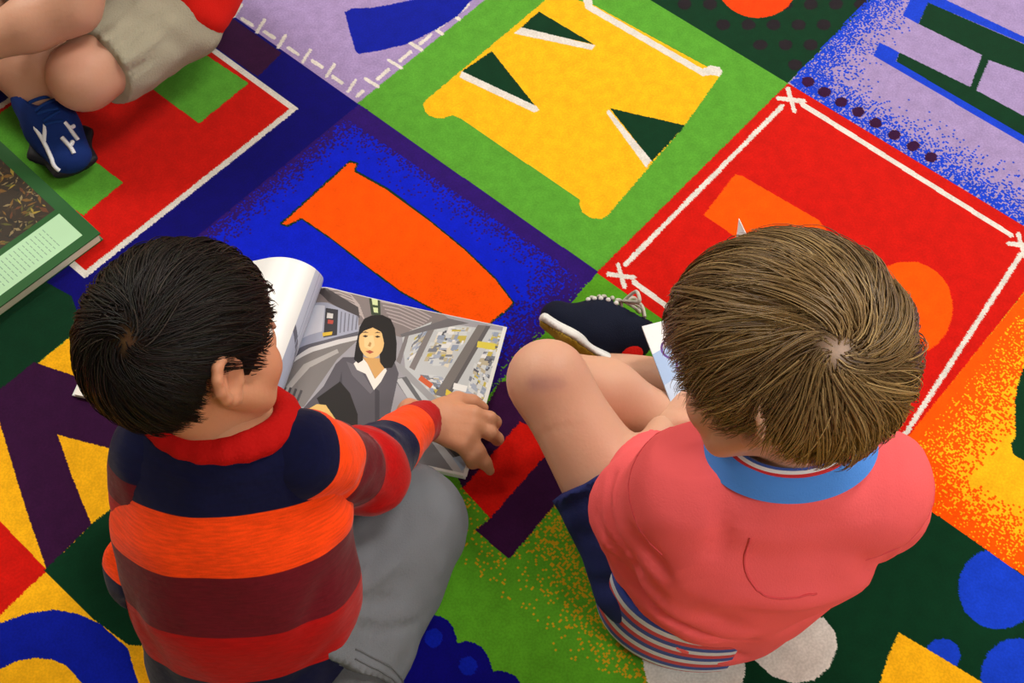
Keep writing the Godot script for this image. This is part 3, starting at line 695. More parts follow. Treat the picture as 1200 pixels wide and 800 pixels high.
func eyes(person: Node3D, base: Vector3, c: Vector3, b: Basis, brow: Color) -> void:
	for s in [-1.0, 1.0]:
		var p := c + b * Vector3(0.028 * s, -0.026, -0.0715)
		var sm := SphereMesh.new()
		sm.radius = 0.0110
		sm.height = 0.0220
		var e := put("eye", sm, M.eye_white, person, p - base)
		var im := SphereMesh.new()
		im.radius = 0.0056
		im.height = 0.0112
		put("iris", im, M.iris, e, b * Vector3(0, -0.0025, -0.0070))
		var lid := []
		var arch := []
		for i in 9:
			var t := i / 8.0
			lid.append(p + b * Vector3(lerpf(-0.0125, 0.0125, t), 0.0035 + 0.0035 * sin(PI * t), -0.0085 - 0.0035 * sin(PI * t)) - base)
			arch.append(p + b * Vector3(lerpf(-0.014, 0.014, t), 0.0155 + 0.003 * sin(PI * t), -0.0105 - 0.002 * sin(PI * t) + 0.003 * absf(t - 0.5)) - base)
		put("eyelid", mesh_of(tube(lid, 0.0024, 6)), M.lid, e, base - p)
		put("eyebrow", mesh_of(tube(arch, 0.0021, 6)), mat(brow, 0.8), person)
func skin_colour(base: Color, spots: Array) -> Callable:
	return func(p: Vector3, _n: Vector3) -> Color:
		var c := base
		for s in spots:
			var d: float = (p - s[0]).length() / s[1]
			if d < 2.2: c = c.lerp(s[2], s[3] * exp(-d * d))
		return c

func hair_material(c: Color, rough: float, spec := 0.5) -> StandardMaterial3D:
	var m := mat(c, rough, spec)
	m.vertex_color_use_as_albedo = true
	return m

# stripes: list of [end, colour]; the print of a knitted jersey, u runs along the body, v around it
func stripe_texture(stripes: Array, seed_: int) -> ImageTexture:
	var w := 512
	var h := 512
	var im := Image.create(w, h, false, Image.FORMAT_RGB8)
	var n := FastNoiseLite.new()
	n.seed = seed_
	n.frequency = 0.09
	n.fractal_octaves = 2
	for x in w:
		var t := x / float(w)
		var col: Color = stripes[-1][1]
		for s in stripes:
			if t < s[0]:
				col = s[1]
				break
		for y in h:
			var k := 1.0 + 0.10 * n.get_noise_2d(x * 3.0, y * 0.35) + 0.05 * n.get_noise_2d(x * 9.0, y * 6.0 + 300.0)
			im.set_pixel(x, y, Color(col.r * k, col.g * k, col.b * k))
	im.generate_mipmaps()
	return ImageTexture.create_from_image(im)

func jersey(stripes: Array, seed_: int) -> StandardMaterial3D:
	var m := mat(Color.WHITE, 0.92, 0.2)
	m.albedo_texture = stripe_texture(stripes, seed_)
	m.normal_enabled = true
	m.normal_texture = M.knit
	m.normal_scale = 0.06
	m.rim_enabled = true
	m.rim = 0.2
	m.rim_tint = 0.8
	return m

func ring_band(centre: Vector3, b: Basis, pts: Array, inner_scale: float, rise: float, thick: float, steps := 8) -> Dictionary:
	# closed band round a neck: outer edge through pts (in the frame b), inner edge drawn in and raised
	var ring := []
	for i in pts.size():
		for s in steps:
			var p0: Vector3 = pts[(i - 1 + pts.size()) % pts.size()]
			var p3: Vector3 = pts[(i + 2) % pts.size()]
			ring.append((pts[i] as Vector3).cubic_interpolate(pts[(i + 1) % pts.size()], p0, p3, s / float(steps)))
	ring.append(ring[0])
	var grid := []
	for row in 5:
		var f := row / 4.0
		var line := []
		for p in ring:
			var q := Vector3(p.x * lerpf(1.0, inner_scale, f), p.y + rise * sin(f * PI * 0.5), p.z * lerpf(1.0, inner_scale, f))
			line.append(centre + b * q)
		grid.append(line)
	return sheet(grid, thick)

func ring_prims(c: Vector3, b: Basis, rx: float, rz: float, r: float, n := 20, dip := 0.0) -> Array:
	var o := []
	for i in n:
		var a0 := TAU * i / n
		var a1 := TAU * (i + 1) / n
		o.append(cap(c + b * Vector3(rx * cos(a0), dip * cos(2.0 * a0), rz * sin(a0)), c + b * Vector3(rx * cos(a1), dip * cos(2.0 * a1), rz * sin(a1)), r, r))
	return o
# ---------------------------------------------------------------- books
func paint_page(w: int, h: int, bg: Color, prints: Array) -> Image:
	var im := Image.create(w, h, false, Image.FORMAT_RGB8)
	im.fill(bg)
	for e in prints:
		fill_poly(im, pv(e.slice(3)), Color(e[0] / 255.0, e[1] / 255.0, e[2] / 255.0))
	return im

func tex(im: Image) -> ImageTexture:
	im.generate_mipmaps()
	return ImageTexture.create_from_image(im)

func page_mat(im: Image, gloss := 0.45) -> StandardMaterial3D:
	var m := mat(Color.WHITE, gloss, 0.4)
	m.albedo_texture = tex(im)
	return m

func strip_grid(profile: Array, o: Vector3, ex: Vector3, ez: Vector3, len: float, rows := 10) -> Array:
	# profile: points (x, y) across; swept along ez for len.  rows run along ez from far to near
	var g := []
	for r in rows:
		var line := []
		for p in profile: line.append(o + ex * p.x + Vector3.UP * p.y + ez * (len * (1.0 - r / float(rows - 1))))
		g.append(line)
	return g

func curve2(pts: Array, steps := 5) -> Array:
	var v := []
	for p in pts: v.append(Vector3(p[0], p[1], 0))
	var o := []
	for p in spline(v, steps): o.append(Vector2(p.x, p.y))
	return o

func books() -> void:
	# picture book on the floor
	var gut := Vector3(-0.28868, 0.00000, -0.67737)
	var ex := Vector3(0.97791, 0.00000, 0.20903)
	var ez := Vector3(0.20903, 0.00000, -0.97791)
	var bk := thing("picture_book", "open glossy picture book showing a woman in a grey suit at a station", "book", gut)
	var im := paint_page(720, 640, Color(0.60, 0.60, 0.64), PAGE_PRINT)
	city_bits(im)
	for e in PAGE_FRONT: fill_poly(im, pv(e.slice(3)), Color(e[0] / 255.0, e[1] / 255.0, e[2] / 255.0))
	im.fill_rect(Rect2i(706, 0, 14, 640), Color(0.86, 0.87, 0.87))
	im.fill_rect(Rect2i(0, 630, 720, 10), Color(0.86, 0.87, 0.87))
	im.fill_rect(Rect2i(0, 0, 720, 3), Color(0.82, 0.83, 0.84))
	var pr := curve2([[0.0, 0.014], [0.012, 0.019], [0.035, 0.0175], [0.08, 0.014], [0.14, 0.011], [0.244, 0.009]])
	var rp := sheet(strip_grid(pr, Vector3.ZERO, ex, ez, 0.2091), 0.0008)
	for i in rp.uv.size(): rp.uv[i].x = clampf(rp.v[i].dot(ex) / 0.244, 0.0, 1.0)
	put("right_page", mesh_of(rp), page_mat(im, 0.35), bk)
	var lim := Image.create(512, 512, false, Image.FORMAT_RGB8)
	lim.fill(Color(0.90, 0.92, 0.93))
	lim.fill_rect(Rect2i(0, 0, 150, 512), Color(0.62, 0.66, 0.76))
	fill_poly(lim, pv([0, 0, 150, 0, 150, 200, 60, 300, 0, 320]), Color(0.70, 0.74, 0.83))
	fill_poly(lim, pv([0, 320, 60, 300, 150, 200, 150, 225, 60, 330, 0, 350]), Color(0.36, 0.38, 0.45))
	for k in 9: fill_poly(lim, pv([k * 16, 0, k * 16 + 3, 0, k * 15 + 3, 300, k * 15, 300]), Color(0.58, 0.62, 0.73))
	for k in 18: lim.fill_rect(Rect2i(360, 60 + k * 22, 130 - (k * 37 % 60), 5), Color(0.55, 0.55, 0.57))
	var pl := curve2([[0.0, 0.014], [0.007, 0.028], [0.008, 0.044], [-0.004, 0.062], [-0.026, 0.070], [-0.052, 0.064], [-0.085, 0.044], [-0.125, 0.022], [-0.17, 0.012], [-0.215, 0.009]])
	pl.reverse()
	var g := strip_grid(pl, Vector3.ZERO, ex, ez, 0.2091)
	var lp := sheet(g, 0.0008)
	for i in lp.uv.size(): lp.uv[i].x = 1.0 - lp.uv[i].x
	put("left_page", mesh_of(lp), page_mat(lim, 0.35), bk)
	var blk := curve2([[0.0, 0.006], [0.02, 0.009], [0.08, 0.0075], [0.244 - 0.004, 0.005]])
	put("page_block", mesh_of(sheet(strip_grid(blk, Vector3.ZERO, ex, ez, 0.2091 - 0.002), 0.006)), M.paper, bk)
	var blk2 := curve2([[-0.243, 0.004], [-0.1, 0.005], [-0.02, 0.007], [0.0, 0.006]])
	put("page_block", mesh_of(sheet(strip_grid(blk2, Vector3.ZERO, ex, ez, 0.2091 - 0.002), 0.005)), M.paper, bk)
	put("cover", mesh_of(sheet(strip_grid(curve2([[-0.247, 0.0015], [0.0, 0.0015], [0.244 - 0.002, 0.0015]]), Vector3.ZERO, ex, ez, 0.2091 - 0.001), 0.0018)), mat(Color(0.84, 0.86, 0.87), 0.5), bk)

	# green book
	var gb := thing("green_book", "green covered book with a leaf photograph lying beside the blue sneaker", "book", Vector3(-0.534, 0.0, -0.960))
	var e1 := Vector3(-0.671, 0, 0.741).normalized()
	var e2 := Vector3(-0.735, 0, -0.678).normalized()
	var gi := Image.create(640, 512, false, Image.FORMAT_RGB8)
	gi.fill(Color(0.05, 0.31, 0.10))
	# across the picture: 2 px per mm; x along e1, y along e2
	fill_poly(gi, pv([36, 28, 640, 28, 640, 128, 36, 128]), Color(0.66, 0.83, 0.68))
	for k in 14:
		for s in 5: gi.fill_rect(Rect2i(96 + k * 13, 44 + s * 15, 2, 13 - (k * 7 + s * 5) % 4), Color(0.47, 0.60, 0.52))
	gi.fill_rect(Rect2i(36, 146, 604, 300), Color(0.16, 0.12, 0.07))
	var g2 := RandomNumberGenerator.new()
	g2.seed = 5
	for k in 900:
		var p := Vector2(g2.randf_range(38, 630), g2.randf_range(148, 440))
		var a := g2.randf() * TAU
		var l := g2.randf_range(5, 18)
		var d := Vector2(cos(a), sin(a)) * l
		var n := Vector2(-d.y, d.x) * g2.randf_range(0.15, 0.4)
		var cc: Color = [Color(0.42, 0.30, 0.10), Color(0.58, 0.50, 0.18), Color(0.22, 0.16, 0.09), Color(0.35, 0.20, 0.10), Color(0.10, 0.09, 0.06), Color(0.50, 0.44, 0.30), Color(0.30, 0.30, 0.10)][g2.randi_range(0, 6)]
		var pts := PackedVector2Array([p - d, p + n, p + d, p - n])
		for i in 4: pts[i] = pts[i].clamp(Vector2(36, 146), Vector2(640, 446))
		fill_poly(gi, pts, cc)
	var mk := func(x0: float, x1: float, y0: float, y1: float, yy: float, th: float) -> ArrayMesh:
		var grid := []
		for r in 2:
			var line := []
			for c in 2: line.append(e1 * [x0, x1][c] + e2 * [y0, y1][r] + Vector3(0, yy, 0))
			grid.append(line)
		return mesh_of(sheet(grid, th))
	put("front_cover", mk.call(0.0, 0.32, 0.0, 0.256, 0.0145, 0.0018), page_mat(gi, 0.65), gb)
	put("page_block", mk.call(0.0035, 0.318, 0.0, 0.2545, 0.0081, 0.0109), mat(Color(0.80, 0.81, 0.74), 0.8), gb)
	put("back_cover", mk.call(0.0, 0.32, 0.0, 0.256, 0.0016, 0.0018), mat(Color(0.07, 0.36, 0.13), 0.4), gb)

	# book in the lap of the child in the coral shirt
	var lb := thing("storybook", "white and pale blue storybook with a purple ring on its page", "book", Vector3(0.23, 0.09, -0.68))
	var o := Vector3(0.23, 0.09, -0.68)
	var bi := Image.create(512, 512, false, Image.FORMAT_RGB8)
	bi.fill(Color(0.88, 0.90, 0.92))
	fill_poly(bi, pv([0, 120, 120, 90, 300, 110, 512, 70, 512, 512, 0, 512]), Color(0.60, 0.72, 0.88))
	fill_poly(bi, pv([0, 250, 120, 210, 260, 260, 512, 230, 512, 330, 200, 360, 0, 330]), Color(0.72, 0.80, 0.91))
	fill_poly(bi, pv([40, 380, 200, 350, 400, 420, 300, 512, 60, 512]), Color(0.82, 0.86, 0.91))
	fill_poly(bi, pv([0, 408, 60, 400, 120, 384, 200, 372, 200, 392, 120, 408, 60, 424, 0, 430]), Color(0.24, 0.42, 0.80))
	for k in 40:
		var a0 := TAU * k / 40.0
		var a1 := TAU * (k + 1.3) / 40.0
		for q in [[88, 118, 52, 46], [104, 196, 34, 40]]:
			fill_poly(bi, PackedVector2Array([Vector2(q[0] + q[2] * cos(a0), q[1] + q[3] * sin(a0)), Vector2(q[0] + q[2] * cos(a1), q[1] + q[3] * sin(a1)), Vector2(q[0] + (q[2] - 9) * cos(a1), q[1] + (q[3] - 9) * sin(a1)), Vector2(q[0] + (q[2] - 9) * cos(a0), q[1] + (q[3] - 9) * sin(a0))]), Color(0.34, 0.18, 0.55))
	var TL := Vector3(0.147, 0.130, -0.760) - o; var BL := Vector3(0.193, 0.120, -0.610) - o; var TR := Vector3(0.285, 0.118, -0.800) - o; var BR := Vector3(0.335, 0.108, -0.650) - o
	var mkq := func(a: Vector3, b2: Vector3, c: Vector3, d: Vector3, bow: Vector3, th: float) -> ArrayMesh:
		var grid := []
		for r in 9:
			var line := []
			for q in 9: line.append(a.lerp(b2, q / 8.0).lerp(c.lerp(d, q / 8.0), r / 8.0) + bow * sin(PI * q / 8.0))
			grid.append(line)
		return mesh_of(sheet(grid, th))
	put("left_page", mkq.call(TL, TR, BL, BR, Vector3(0, 0.006, 0), 0.003), page_mat(bi, 0.4), lb)
	var RT := Vector3(0.375, 0.12, -0.815) - o; var RB := Vector3(0.425, 0.11, -0.665) - o
	put("right_page", mkq.call(TR, RT, BR, RB, Vector3(0, 0.012, 0), 0.003), page_mat(bi, 0.4), lb)
	var tip := Vector3(0.2529, 0.2050, -0.8587) - o
	var leaf := Vector3(0.2301, 0.1350, -0.7985) - o
	put("turning_page", mkq.call(leaf, tip, leaf + (BR - TR), tip + (BR - TR), Vector3(0.006, 0.002, 0), 0.0008), page_mat(bi, 0.4), lb)
	put("cover", mkq.call(TL + Vector3(0.002, -0.006, 0), TR + Vector3(0, -0.006, 0), BL + Vector3(0.002, -0.006, 0), BR + Vector3(0, -0.006, 0), Vector3(0, 0.004, 0), 0.003), mat(Color(0.3, 0.4, 0.7), 0.5), lb)

func city_bits(im: Image) -> void:
	# the town behind the station windows on the printed page: small blocks of print
	var g := RandomNumberGenerator.new()
	g.seed = 31
	var cols := [Color(0.78, 0.80, 0.82), Color(0.62, 0.66, 0.74), Color(0.70, 0.67, 0.58), Color(0.45, 0.47, 0.52), Color(0.86, 0.87, 0.88), Color(0.32, 0.33, 0.38), Color(0.74, 0.68, 0.30), Color(0.55, 0.60, 0.70)]
	for e in PAGE_WINDOWS:
		var q := pv(e)
		for k in 150:
			var u := g.randf()
			var v := g.randf()
			var a := q[0].lerp(q[1], u).lerp(q[3].lerp(q[2], u), v)
			var du := (q[1] - q[0]).normalized() * g.randf_range(8, 34)
			var dv := (q[3] - q[0]).normalized() * g.randf_range(5, 24)
			var pts := PackedVector2Array([a, a + du, a + du + dv, a + dv])
			var keep := true
			for p in pts:
				if not Geometry2D.is_point_in_polygon(p, q): keep = false
			if keep: fill_poly(im, pts, cols[g.randi_range(0, 7) if g.randf() < 0.8 else 0])
# ---------------------------------------------------------------- helpers
var rng := RandomNumberGenerator.new()
var M := {}

func numbered(called: String) -> String:
	if not has_node(NodePath(called)): return called
	var i := 1
	while has_node(NodePath("%s_%03d" % [called, i])): i += 1
	return "%s_%03d" % [called, i]

func thing(called: String, label: String, category: String, at := Vector3.ZERO, group := "") -> Node3D:
	var o := Node3D.new()
	o.name = numbered(called)
	add_child(o)
	o.position = at
	o.set_meta("label", label)
	o.set_meta("category", category)
	if group != "": o.set_meta("group", group)
	return o

func put(called: String, mesh: Mesh, material: Material, parent: Node, at := Vector3.ZERO) -> MeshInstance3D:
	var o := MeshInstance3D.new()
	o.name = called
	o.mesh = mesh
	if material: o.material_override = material
	o.position = at
	parent.add_child(o, true)
	return o

func struct(called: String, mesh: Mesh, material: Material, at := Vector3.ZERO) -> MeshInstance3D:
	var o := put(called, mesh, material, self, at)
	o.set_meta("kind", "structure")
	return o

func box(size: Vector3) -> BoxMesh:
	var b := BoxMesh.new()
	b.size = size
	return b

func V(a: Array) -> Vector3: return Vector3(a[0], a[1], a[2])

func mat(c: Color, rough := 0.8, spec := 0.4) -> StandardMaterial3D:
	var m := StandardMaterial3D.new()
	m.albedo_color = c
	m.roughness = rough
	m.metallic_specular = spec
	return m

func noise_image(size: int, freq: float, seed_: int, octaves := 3) -> Image:
	var n := FastNoiseLite.new()
	n.seed = seed_
	n.noise_type = FastNoiseLite.TYPE_SIMPLEX_SMOOTH
	n.frequency = freq
	n.fractal_octaves = octaves
	return n.get_seamless_image(size, size)

func normal_tex(size: int, freq: float, seed_: int, bump: float) -> ImageTexture:
	var im := noise_image(size, freq, seed_)
	im.convert(Image.FORMAT_RGBA8)
	im.bump_map_to_normal_map(bump)
	return ImageTexture.create_from_image(im)

func cloth(c: Color, rough := 0.9, scale := 9.0, depth := 0.35, sheen := 0.25) -> StandardMaterial3D:
	var m := mat(c, rough, 0.25)
	m.normal_enabled = true
	m.normal_texture = M.weave
	m.normal_scale = depth
	m.uv1_triplanar = true
	m.uv1_scale = Vector3.ONE * scale
	m.rim_enabled = true
	m.rim = sheen
	m.rim_tint = 0.8
	return m

# ---------------------------------------------------------------- surfaces out of distance fields
# a shape is a list of primitives: [0, a, b, ra, rb] tapered capsule, [0, a, b, ra, rb, axis, widen] the same made wider along an axis,
# [1, centre, basis, radii] ellipsoid.  The primitives are melted together and meshed as surface nets.
func cap(a: Vector3, b: Vector3, ra: float, rb: float) -> Array: return [0, a, b, ra, rb]
func wide(a: Vector3, b: Vector3, ra: float, rb: float, axis: Vector3, w: float) -> Array: return [0, a, b, ra, rb, axis.normalized(), w]
func ball(c: Vector3, r: float) -> Array: return [0, c, c + Vector3(0, 0.0001, 0), r, r]
func egg(c: Vector3, bs: Basis, r: Vector3) -> Array: return [1, c, bs, r]

func prim_dist(q: Array, p: Vector3) -> float:
	if q[0] == 0:
		var a: Vector3 = q[1]
		var ab: Vector3 = q[2] - a
		var t := clampf((p - a).dot(ab) / ab.length_squared(), 0.0, 1.0)
		var w := p - a - ab * t
		if q.size() > 5: w += q[5] * (w.dot(q[5]) * (1.0 / q[6] - 1.0))
		return w.length() - lerpf(q[3], q[4], t)
	var l: Vector3 = (p - q[1]) * q[2]
	var r: Vector3 = q[3]
	var k0 := (l / r).length()
	var k1 := (l / (r * r)).length()
	return k0 * (k0 - 1.0) / maxf(k1, 0.001)

func field_at(prims: Array, k: float, p: Vector3) -> float:
	var s := 1e-30
	for q in prims: s += exp(-k * prim_dist(q, p))
	return -log(s) / k

func snap(prims: Array, k: float, p: Vector3, off := 0.0) -> Vector3:
	for i in 8:
		var d := field_at(prims, k, p)
		var e := 0.002
		var g := Vector3(field_at(prims, k, p + Vector3(e, 0, 0)) - d, field_at(prims, k, p + Vector3(0, e, 0)) - d, field_at(prims, k, p + Vector3(0, 0, e)) - d)
		if g.length() < 1e-9: break
		p -= g.normalized() * (d - off)
	return p

# drops points on a meshed surface: nearest vertex, then its tangent plane
func lay(d: Dictionary, pts: Array, off: float, reach := 1.0) -> Array:
	var out := []
	for p in pts:
		var best := 1e9
		var bi := 0
		var vs: PackedVector3Array = d.v
		for i in vs.size():
			var e := vs[i].distance_squared_to(p)
			if e < best:
				best = e
				bi = i
		if best > reach * reach: continue
		var n: Vector3 = d.n[bi]
		out.append(p - n * (p - vs[bi]).dot(n) + n * off)
	return out

# opt: cuts [[point, normal] ...] removes what lies on the normal's side; folds [[a, b, width, depth] ...] grooves (depth > 0) and ridges;
# noise [FastNoiseLite, amount, stretch]; hollow: [prims] carved away
func net(prims: Array, h: float, k: float, opt := {}) -> Dictionary:
	var pad := 3.0 * h + 0.7 / k
	var lo := Vector3.ONE * 1e9
	var hi := -lo
	var boxes := []
	for q in prims:
		var mn: Vector3
		var mx: Vector3
		if q[0] == 0:
			var r := maxf(q[3], q[4])
			var e := Vector3.ONE * r
			if q.size() > 5:
				e += (q[5] as Vector3).abs() * r * (q[6] - 1.0)
			mn = (q[1] as Vector3).min(q[2]) - e
			mx = (q[1] as Vector3).max(q[2]) + e
		else:
			var bs: Basis = q[2]
			var r3: Vector3 = q[3]
			var e2 := (bs.x * r3.x).abs() + (bs.y * r3.y).abs() + (bs.z * r3.z).abs()
			mn = q[1] - e2
			mx = q[1] + e2
		mn -= Vector3.ONE * pad
		mx += Vector3.ONE * pad
		boxes.append([mn, mx])
		lo = lo.min(mn)
		hi = hi.max(mx)
	var nx := int((hi.x - lo.x) / h) + 2
	var ny := int((hi.y - lo.y) / h) + 2
	var nz := int((hi.z - lo.z) / h) + 2
	var S := PackedFloat32Array()
	S.resize(nx * ny * nz)
	for qi in prims.size():
		var q: Array = prims[qi]
		var b0: Vector3 = (boxes[qi][0] - lo) / h
		var b1: Vector3 = (boxes[qi][1] - lo) / h
		var x0 := maxi(0, int(b0.x)); var x1 := mini(nx - 1, int(b1.x) + 1)
		var y0 := maxi(0, int(b0.y)); var y1 := mini(ny - 1, int(b1.y) + 1)
		var z0 := maxi(0, int(b0.z)); var z1 := mini(nz - 1, int(b1.z) + 1)
		if q[0] == 0:
			var a: Vector3 = q[1]
			var ab: Vector3 = q[2] - a
			var il := 1.0 / ab.length_squared()
			var ra: float = q[3]
			var dr: float = q[4] - ra
			var flat := q.size() > 5
			var ax := Vector3.ZERO
			var f := 0.0
			if flat:
				ax = q[5]
				f = 1.0 / q[6] - 1.0
			for z in range(z0, z1):
				for y in range(y0, y1):
					var i := (z * ny + y) * nx + x0
					var p := lo + Vector3(x0 * h, y * h, z * h) - a
					for x in range(x0, x1):
						var t := clampf(p.dot(ab) * il, 0.0, 1.0)
						var w := p - ab * t
						if flat: w += ax * (w.dot(ax) * f)
						S[i] += exp(minf(-k * (w.length() - ra - dr * t), 30.0))
						i += 1
						p.x += h
		else:
			var c: Vector3 = q[1]
			var ir: Vector3 = Vector3.ONE / q[3]
			var tb: Basis = (q[2] as Basis).transposed()
			for z in range(z0, z1):
				for y in range(y0, y1):
					var i := (z * ny + y) * nx + x0
					var p := lo + Vector3(x0 * h, y * h, z * h) - c
					for x in range(x0, x1):
						var l := (tb * p) * ir
						var k0 := l.length()
						S[i] += exp(minf(-k * k0 * (k0 - 1.0) / maxf((l * ir).length(), 0.001), 30.0))
						i += 1
						p.x += h
	var cuts: Array = opt.get("cuts", [])
	var folds := []
	for f in opt.get("folds", []):
		var line := []
		for j in 5: line.append(snap(prims, k, (f[0] as Vector3).lerp(f[1], j / 4.0)))
		folds.append([line, f[2], f[3]])
	var hollow: Array = opt.get("hollow", [])
	var nz_: Array = opt.get("noise", [])
	var band := 2.5 * h + 0.012
	var i2 := 0
	for z in nz:
		for y in ny:
			for x in nx:
				var s := S[i2]
				var d := 0.06 if s < 1e-12 else -log(s) / k
				if d < band and d > -band:
					var p := lo + Vector3(x, y, z) * h
					for c in cuts: d = maxf(d, (p - c[0]).dot(c[1]))
					for f in folds:
						var best := 1e9
						var bt := 0.0
						for j in 4:
							var fa: Vector3 = f[0][j]
							var fab: Vector3 = f[0][j + 1] - fa
							var t := clampf((p - fa).dot(fab) / fab.length_squared(), 0.0, 1.0)
							var e := (p - fa - fab * t).length_squared()
							if e < best:
								best = e
								bt = (j + t) / 4.0
						best /= f[1] * f[1]
						if best < 6.0: d += f[2] * exp(-best) * sin(PI * (0.06 + 0.88 * bt))
					if nz_:
						var pp: Vector3 = p * nz_[2]
						d += nz_[1] * nz_[0].get_noise_3d(pp.x, pp.y, pp.z)
					for q in hollow: d = maxf(d, -prim_dist(q, p))
				elif d <= -band and cuts:
					var p2 := lo + Vector3(x, y, z) * h
					for c in cuts: d = maxf(d, (p2 - c[0]).dot(c[1]))
				S[i2] = d
				i2 += 1
	# surface nets
	var vid := PackedInt32Array()
	vid.resize(nx * ny * nz)
	vid.fill(-1)
	var vs := PackedVector3Array()
	var ns := PackedVector3Array()
	var sx := 1
	var sy := nx
	var sz := nx * ny
	for z in nz - 1:
		for y in ny - 1:
			var i := (z * ny + y) * nx
			for x in nx - 1:
				var d0 := S[i]; var d1 := S[i + 1]; var d2 := S[i + sy]; var d3 := S[i + sy + 1]
				var d4 := S[i + sz]; var d5 := S[i + sz + 1]; var d6 := S[i + sz + sy]; var d7 := S[i + sz + sy + 1]
				var neg := int(d0 < 0) + int(d1 < 0) + int(d2 < 0) + int(d3 < 0) + int(d4 < 0) + int(d5 < 0) + int(d6 < 0) + int(d7 < 0)
				if neg != 0 and neg != 8:
					var acc := Vector3.ZERO
					var n := 0
					if (d0 < 0) != (d1 < 0): acc += Vector3(d0 / (d0 - d1), 0, 0); n += 1
					if (d2 < 0) != (d3 < 0): acc += Vector3(d2 / (d2 - d3), 1, 0); n += 1
					if (d4 < 0) != (d5 < 0): acc += Vector3(d4 / (d4 - d5), 0, 1); n += 1
					if (d6 < 0) != (d7 < 0): acc += Vector3(d6 / (d6 - d7), 1, 1); n += 1
					if (d0 < 0) != (d2 < 0): acc += Vector3(0, d0 / (d0 - d2), 0); n += 1
					if (d1 < 0) != (d3 < 0): acc += Vector3(1, d1 / (d1 - d3), 0); n += 1
					if (d4 < 0) != (d6 < 0): acc += Vector3(0, d4 / (d4 - d6), 1); n += 1
					if (d5 < 0) != (d7 < 0): acc += Vector3(1, d5 / (d5 - d7), 1); n += 1
					if (d0 < 0) != (d4 < 0): acc += Vector3(0, 0, d0 / (d0 - d4)); n += 1
					if (d1 < 0) != (d5 < 0): acc += Vector3(1, 0, d1 / (d1 - d5)); n += 1
					if (d2 < 0) != (d6 < 0): acc += Vector3(0, 1, d2 / (d2 - d6)); n += 1
					if (d3 < 0) != (d7 < 0): acc += Vector3(1, 1, d3 / (d3 - d7)); n += 1
					vid[i] = vs.size()
					vs.append(lo + (Vector3(x, y, z) + acc / n) * h)
					ns.append(Vector3(d1 + d3 + d5 + d7 - d0 - d2 - d4 - d6, d2 + d3 + d6 + d7 - d0 - d1 - d4 - d5, d4 + d5 + d6 + d7 - d0 - d1 - d2 - d3).normalized())
				i += 1
	var idx := PackedInt32Array()
	for z in range(1, nz - 1):
		for y in range(1, ny - 1):
			var i := (z * ny + y) * nx + 1
			for x in range(1, nx - 1):
				var neg := S[i] < 0
				if neg != (S[i + 1] < 0): quad(idx, vid[i - sy - sz], vid[i - sz], vid[i], vid[i - sy], neg)
				if neg != (S[i + sy] < 0): quad(idx, vid[i - sz - 1], vid[i - 1], vid[i], vid[i - sz], neg)
				if neg != (S[i + sz] < 0): quad(idx, vid[i - sy - 1], vid[i - sy], vid[i], vid[i - 1], neg)
				i += 1
	return {"v": vs, "n": ns, "i": idx}

func quad(idx: PackedInt32Array, a: int, b: int, c: int, d: int, flip: bool) -> void:
	if a < 0 or b < 0 or c < 0 or d < 0: return
	if flip: idx.append_array(PackedInt32Array([a, d, c, a, c, b]))
	else: idx.append_array(PackedInt32Array([a, b, c, a, c, d]))

func join(a: Dictionary, b: Dictionary) -> Dictionary:
	var off: int = a.v.size()
	var v: PackedVector3Array = a.v
	v.append_array(b.v)
	var n: PackedVector3Array = a.n
	n.append_array(b.n)
	var ii: PackedInt32Array = a.i
	for q in b.i: ii.append(q + off)
	return {"v": v, "n": n, "i": ii}

func mesh_of(d: Dictionary, base := Vector3.ZERO, colour = null, uv = null) -> ArrayMesh:
	var arr := []
	arr.resize(Mesh.ARRAY_MAX)
	var vs: PackedVector3Array = d.v
	if colour is Callable:
		var cs := PackedColorArray()
		cs.resize(vs.size())
		for i in vs.size(): cs[i] = colour.call(vs[i], d.n[i])
		arr[Mesh.ARRAY_COLOR] = cs
	elif d.has("c"):
		arr[Mesh.ARRAY_COLOR] = d.c
	if uv is Callable:
		var us := PackedVector2Array()
		us.resize(vs.size())
		for i in vs.size(): us[i] = uv.call(vs[i])
		arr[Mesh.ARRAY_TEX_UV] = us
	elif d.has("uv"):
		arr[Mesh.ARRAY_TEX_UV] = d.uv
	var out := PackedVector3Array()
	out.resize(vs.size())
	for i in vs.size(): out[i] = vs[i] - base
	arr[Mesh.ARRAY_VERTEX] = out
	arr[Mesh.ARRAY_NORMAL] = d.n
	arr[Mesh.ARRAY_INDEX] = d.i
	var m := ArrayMesh.new()
	m.add_surface_from_arrays(Mesh.PRIMITIVE_TRIANGLES, arr)
	return m

